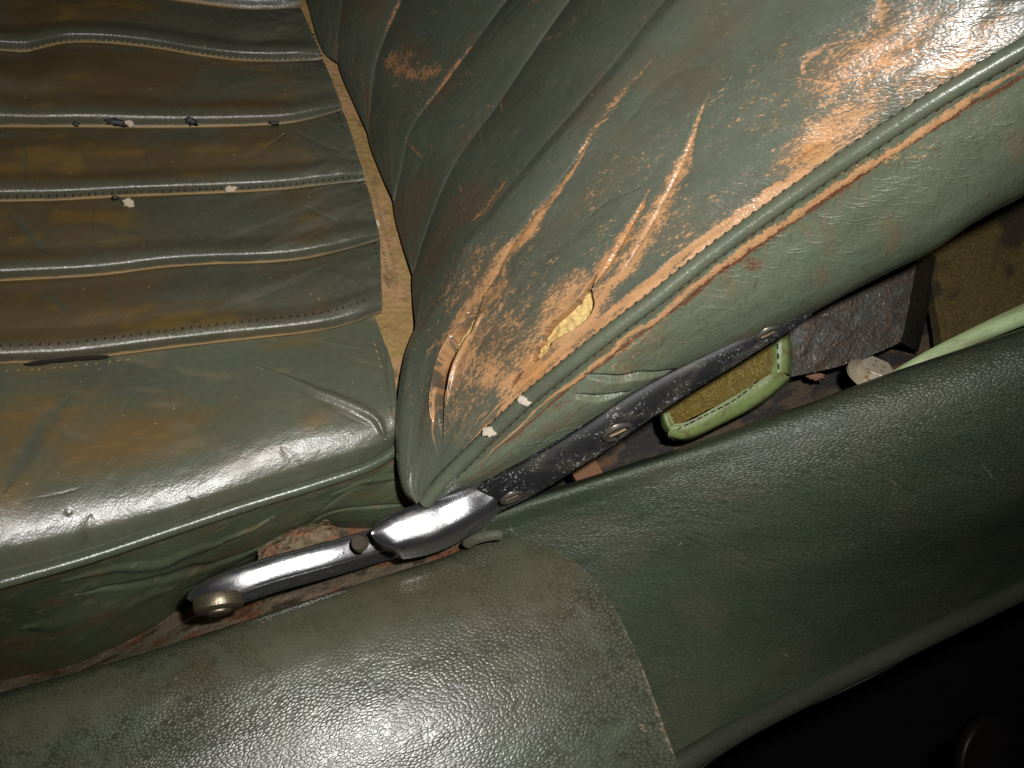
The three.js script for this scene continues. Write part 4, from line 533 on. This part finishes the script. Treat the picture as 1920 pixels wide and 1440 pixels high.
// ------------------------------------------------------------------ things in the gap behind the sill
{
  const pad = thing('carpet_pad', 'olive pile carpet pad bound in stitched pale green vinyl beside the backrest', 'carpet pad', at(1350, 800, 0.60));
  const vinyl = grainMaterial(0.06, 256, (x, y, o) => { const a = fbm(x * 50, y * 50, 3), b = fbm(x * 400, y * 400, 2); o[0] = 0.18; o[1] = 0.235; o[2] = 0.08; for (let c = 0; c < 3; c++) o[c] *= 0.75 + 0.35 * a + 0.15 * b; mixc(o, [0.10, 0.105, 0.04], ss(0.48, 0.7, a) * 0.6); mixc(o, [0.12, 0.09, 0.04], ss(0.6, 0.75, fbm(x * 180, y * 180, 3)) * 0.6); o[3] = 0.45; o[4] = 0.14 * b; });
  const P = (pts) => { const s = new Sheet(pts, { nu: 80, nv: 40 }); return s; };
  const asUv = (S, g) => { const uv = g.attributes.uv; for (let i = 0; i < uv.count; i++) uv.setXY(i, uv.getX(i) * S.Lu, uv.getY(i) * S.Lv); return g; };
  const side = P([[[1262, 796, 0.556], [1290, 790, 0.556], [1360, 752, 0.557], [1420, 716, 0.558], [1452, 698, 0.558], [1466, 694, 0.560]], [[1256, 806, 0.5555], [1290, 806, 0.5555], [1360, 772, 0.5565], [1420, 738, 0.5575], [1458, 710, 0.558], [1472, 702, 0.560]], [[1252, 818, 0.559], [1285, 822, 0.559], [1360, 790, 0.560], [1425, 754, 0.561], [1465, 722, 0.561], [1480, 708, 0.562]], [[1262, 826, 0.572], [1290, 826, 0.572], [1360, 794, 0.572], [1428, 757, 0.572], [1467, 726, 0.572], [1482, 712, 0.572]]]);
  put('vinyl_binding', asUv(side, side.geometry(undefined, 0.004)), vinyl, pad);
  const endA = P([[[1238, 778, 0.563], [1242, 800, 0.564], [1262, 826, 0.567]], [[1243, 776, 0.556], [1252, 800, 0.556], [1268, 818, 0.557]], [[1254, 772, 0.556], [1262, 790, 0.556], [1270, 806, 0.556]]]); put('vinyl_binding', asUv(endA, endA.geometry(undefined, 0.004)), vinyl, pad);
  const endB = P([[[1444, 634, 0.561], [1446, 668, 0.560], [1448, 700, 0.559]], [[1458, 628, 0.557], [1460, 662, 0.557], [1462, 698, 0.557]], [[1474, 622, 0.557], [1478, 660, 0.558], [1476, 700, 0.559]], [[1482, 620, 0.566], [1485, 660, 0.566], [1483, 704, 0.567]]]); put('vinyl_binding', asUv(endB, endB.geometry(undefined, 0.004)), vinyl, pad);
  stitches('stitching', [[1268, 806, 0.5535], [1320, 780, 0.5535], [1380, 748, 0.5545], [1424, 712, 0.5555]], 0.0046, 0.0026, 0.0004, stitchMat, pad); stitches('stitching', [[1458, 640, 0.5555], [1460, 698, 0.556]], 0.005, 0.0026, 0.00045, stitchMat, pad);
  const top = P([[[1230, 770, 0.562], [1330, 690, 0.562], [1440, 610, 0.562]], [[1250, 782, 0.559], [1340, 726, 0.559], [1446, 654, 0.560]], [[1264, 800, 0.559], [1350, 756, 0.559], [1452, 702, 0.560]]]);
  const pile = grainMaterial(0.05, 320, (x, y, o) => { const a = fbm(x * 1100, y * 700, 3), b = fbm(x * 120, y * 120, 3); o[0] = 0.18; o[1] = 0.13; o[2] = 0.024; for (let c = 0; c < 3; c++) o[c] *= 0.25 + 1.1 * a + 0.5 * (b - 0.4); o[3] = 0.6; o[4] = a * 1.6; }, { sheen: 0.5, sheenColor: new THREE.Color(0.5, 0.38, 0.1) });
  put('carpet_pile', asUv(top, top.geometry((u, v) => 0.0015 * fbm(u * 50, v * 30, 3), 0.006)), pile, pad);
  { // tufts of the pile
    const list = []; for (let i = 0; i < 900; i++) { const u = rnd(), v = rnd(), a = Math.round(u * 80), b = Math.round(v * 40), p = new THREE.Vector3().fromArray(top.P, (b * 81 + a) * 3), n = new THREE.Vector3().fromArray(top.N, (b * 81 + a) * 3).add(dir(rnd() - 0.5, rnd() - 0.7, 0).multiplyScalar(0.9)).normalize(); const g = new THREE.ConeGeometry(0.00035, 0.004, 4); g.translate(0, 0.0018, 0); g.applyQuaternion(new THREE.Quaternion().setFromUnitVectors(new THREE.Vector3(0, 1, 0), n)); g.translate(p.x + (rnd() - 0.5) * 0.001, p.y, p.z + (rnd() - 0.5) * 0.001); list.push(g); }
    put('pile_tufts', mergeGeometries(list), new THREE.MeshStandardMaterial({ color: new THREE.Color(0.25, 0.175, 0.03), roughness: 0.45 }), pad, { kind: 'stuff' });
  }
  // rusty plate of the seat frame
  const plate = thing('seat_frame_plate', 'rust-brown steel plate standing between the backrest and the hex bolt', 'metal plate', at(1600, 700, 0.60));
  const F1_ = new Sheet([[[1440, 570, 0.575], [1560, 520, 0.574], [1722, 470, 0.573]], [[1450, 650, 0.573], [1570, 610, 0.572], [1705, 570, 0.571]], [[1455, 712, 0.573], [1580, 685, 0.572], [1680, 646, 0.571], [1690, 640, 0.571]]], { nu: 80, nv: 60, res: 2800 });
  const rust = (x, y, o) => { const a = fbm(x * 90, y * 90, 4), b = fbm(x * 700, y * 700, 3); o[0] = 0.046; o[1] = 0.037; o[2] = 0.028; mixc(o, [0.062, 0.066, 0.062], ss(0.52, 0.7, fbm(x * 60 + 3, y * 60, 3)) * 0.7); mixc(o, [0.07, 0.036, 0.02], ss(0.52, 0.66, a) * 0.5); if (fbm(x * 520, y * 520 + 3, 2) > 0.8) mixc(o, [0.35, 0.34, 0.3], 0.7); for (let c = 0; c < 3; c++) o[c] *= 0.65 + 0.7 * b; o[3] = 0.55; o[4] = b * 0.5; };
  put('plate', F1_.geometry((u, v) => 0.0015 * (fbm(u * 8, v * 6, 3) - 0.5), 0.004), F1_.dye((x, y, o) => rust(x, y, o), { metalness: 0.3 }), plate);
  const Fl = new Sheet([[[1722, 470, 0.574], [1704, 570, 0.572], [1688, 642, 0.572]], [[1740, 476, 0.590], [1724, 570, 0.590], [1706, 650, 0.590]], [[1756, 480, 0.612], [1742, 570, 0.612], [1722, 660, 0.612]]], { nu: 50, nv: 20, res: 2400 });
  put('folded_flange', Fl.geometry(undefined, 0.003), Fl.dye((x, y, o) => { rust(x, y, o); for (let c = 0; c < 3; c++) o[c] *= 0.6; }, { metalness: 0.3 }), plate);
  // hex bolt with washer
  const hb = thing('hex_bolt', 'tarnished hex bolt with round washer peeping over the sill edge', 'bolt', at(1640, 712, 0.565));
  const bn = dir(0.18, 0.62, 0.5), bq = new THREE.Quaternion().setFromUnitVectors(new THREE.Vector3(0, 1, 0), bn), bp = at(1640, 700, 0.548);
  const steel = grainMaterial(0.04, 160, (x, y, o) => { const a = fbm(x * 220, y * 220, 3); o[0] = 0.62; o[1] = 0.54; o[2] = 0.40; mixc(o, [0.25, 0.17, 0.09], ss(0.52, 0.7, a)); o[3] = 0.42; o[4] = 0.1 * a; }, { metalness: 0.35 });
  const wash = new THREE.LatheGeometry([[0, -0.001], [0.013, -0.001], [0.0158, -0.0018], [0.0160, -0.0036], [0.0150, -0.004]].map(([a, b]) => new THREE.Vector2(a, b)), 40), hexS = new THREE.Shape(); for (let k = 0; k < 6; k++) { const a = k / 6 * Math.PI * 2 + 0.55; k ? hexS.lineTo(0.0098 * Math.cos(a), 0.0098 * Math.sin(a)) : hexS.moveTo(0.0098 * Math.cos(a), 0.0098 * Math.sin(a)); } hexS.closePath();
  const hex = new THREE.ExtrudeGeometry(hexS, { depth: 0.006, bevelEnabled: true, bevelSize: 0.0007, bevelThickness: 0.0007, bevelSegments: 2 }); hex.rotateX(-Math.PI / 2); hex.translate(0, -0.001, 0);
  for (const g of [wash, hex]) { g.applyQuaternion(bq); g.translate(bp.x, bp.y, bp.z); }
  put('head', hex, steel, hb); put('washer', creased(wash, 0.5), steel, hb);
  // pale green strip
  tag(put('trim_strip', sweep([[1672, 706, 0.556], [1740, 668, 0.552], [1830, 626, 0.546], [1930, 582, 0.540], [2080, 520, 0.53]], [[-0.006, -0.004], [-0.0055, 0.001], [-0.003, 0.0028], [0, 0.0034], [0.004, 0.0024], [0.0064, 0], [0.0066, -0.004]], dir(-0.1, 0.5, 0.85), 60, (t) => 0.45 + 0.75 * t, 0.02), grainMaterial(0.12, 320, (x, y, o) => { const a = fbm(x * 40, y * 60, 4), b = fbm(x * 420, y * 420, 3); o[0] = 0.40; o[1] = 0.51; o[2] = 0.26; mixc(o, [0.24, 0.27, 0.13], ss(0.5, 0.72, a) * 0.6); mixc(o, [0.18, 0.15, 0.08], ss(0.66, 0.78, b) * 0.5); o[3] = 0.5; o[4] = 0.12 * b; }), scene), 'smooth pale green trim strip rising behind the sill beside the bolt', 'trim strip');
  tag(chunk(at(1528, 706, 0.592), [0.006, 0.0025], new THREE.MeshStandardMaterial({ color: new THREE.Color(0.20, 0.10, 0.06), roughness: 0.8 }), 'rust_flake', scene, 0.5), 'small reddish rust flake on the floor beside the pale green bound pad', 'rust flake');
  // copper-coloured floor clip
  const clip = new THREE.BoxGeometry(0.017, 0.006, 0.013); clip.rotateY(0.5); const cp = at(1100, 888, 0.56); clip.translate(cp.x, cp.y, cp.z); tag(put('floor_clip', clip, new THREE.MeshStandardMaterial({ color: new THREE.Color(0.16, 0.065, 0.022), roughness: 0.6 }), scene), 'rusty orange floor clip in the dark gap behind the hinge', 'clip');
  // knob down in the footwell
  const kb = thing('footwell_knob', 'dark round disc with a small metal stud deep in the footwell', 'knob', at(1850, 1440, 0.75)), kq = new THREE.Quaternion().setFromUnitVectors(new THREE.Vector3(0, 1, 0), dir(0.5, -0.1, 0.8)), kp = at(1852, 1420, 0.72);
  const disc = new THREE.LatheGeometry([[0, 0], [0.028, 0.0], [0.0315, -0.001], [0.0325, -0.003], [0.032, -0.012], [0, -0.014]].map(([a, b]) => new THREE.Vector2(a, b)), 60), stud = new THREE.LatheGeometry([[0, 0.008], [0.005, 0.007], [0.009, 0.002], [0.009, -0.002]].map(([a, b]) => new THREE.Vector2(a, b)), 30); stud.translate(0, 0.001, 0.020);
  for (const g of [disc, stud]) { g.applyQuaternion(kq); g.translate(kp.x, kp.y, kp.z); }
  put('disc', disc, new THREE.MeshStandardMaterial({ color: new THREE.Color(0.008, 0.005, 0.004), roughness: 0.5 }), kb); put('stud', stud, new THREE.MeshStandardMaterial({ color: new THREE.Color(0.10, 0.10, 0.10), roughness: 0.5, metalness: 0.5 }), kb);
}

// ------------------------------------------------------------------ crumbs on the cushion
{
  const white = new THREE.MeshStandardMaterial({ color: new THREE.Color(0.46, 0.38, 0.28), roughness: 0.95 }), soot = new THREE.MeshStandardMaterial({ color: new THREE.Color(0.008, 0.008, 0.009), roughness: 0.6 });
  for (const [x, y, a, b, l] of [[240, 380, 0.0030, 0.0026, 'white fleck just below the pleat seam beside a smaller black speck'], [432, 355, 0.0034, 0.0022, 'white fleck sitting on the stitched pleat seam'], [243, 232, 0.0028, 0.0018, 'white fleck beside the black crumb on a pleat edge'], [707, 420, 0.0016, 0.0022, 'pale fleck at the frayed edge of the bare lining']]) tag(chunk(at(x, y, cush(x, y) - 0.0022), [a, b], white, 'paint_fleck', scene, 0.35), l, 'fleck', 'white flecks on the cushion');
  for (const [x, y, a, b, l] of [[215, 229, 0.0056, 0.0022, 'largest black crumb on a pleat edge, next to a white fleck'], [356, 227, 0.0042, 0.0026, 'pointed black crumb in the middle of a pleat edge'], [514, 231, 0.0034, 0.0012, 'thin black crumb near the cushion end of the pleat edge'], [142, 232, 0.0018, 0.0012, 'tiny black crumb near the outer end of the pleat edge'], [72, 72, 0.0014, 0.0028, 'small black crumb on the topmost wavy seam'], [216, 371, 0.0022, 0.0012, 'small black speck on the seam beside a white fleck']]) tag(chunk(at(x, y, cush(x, y) - 0.0030), [a, b], soot, 'black_crumb', scene, 0.5), l, 'crumb', 'black crumbs on the cushion');
}
renderer.render(scene, camera);
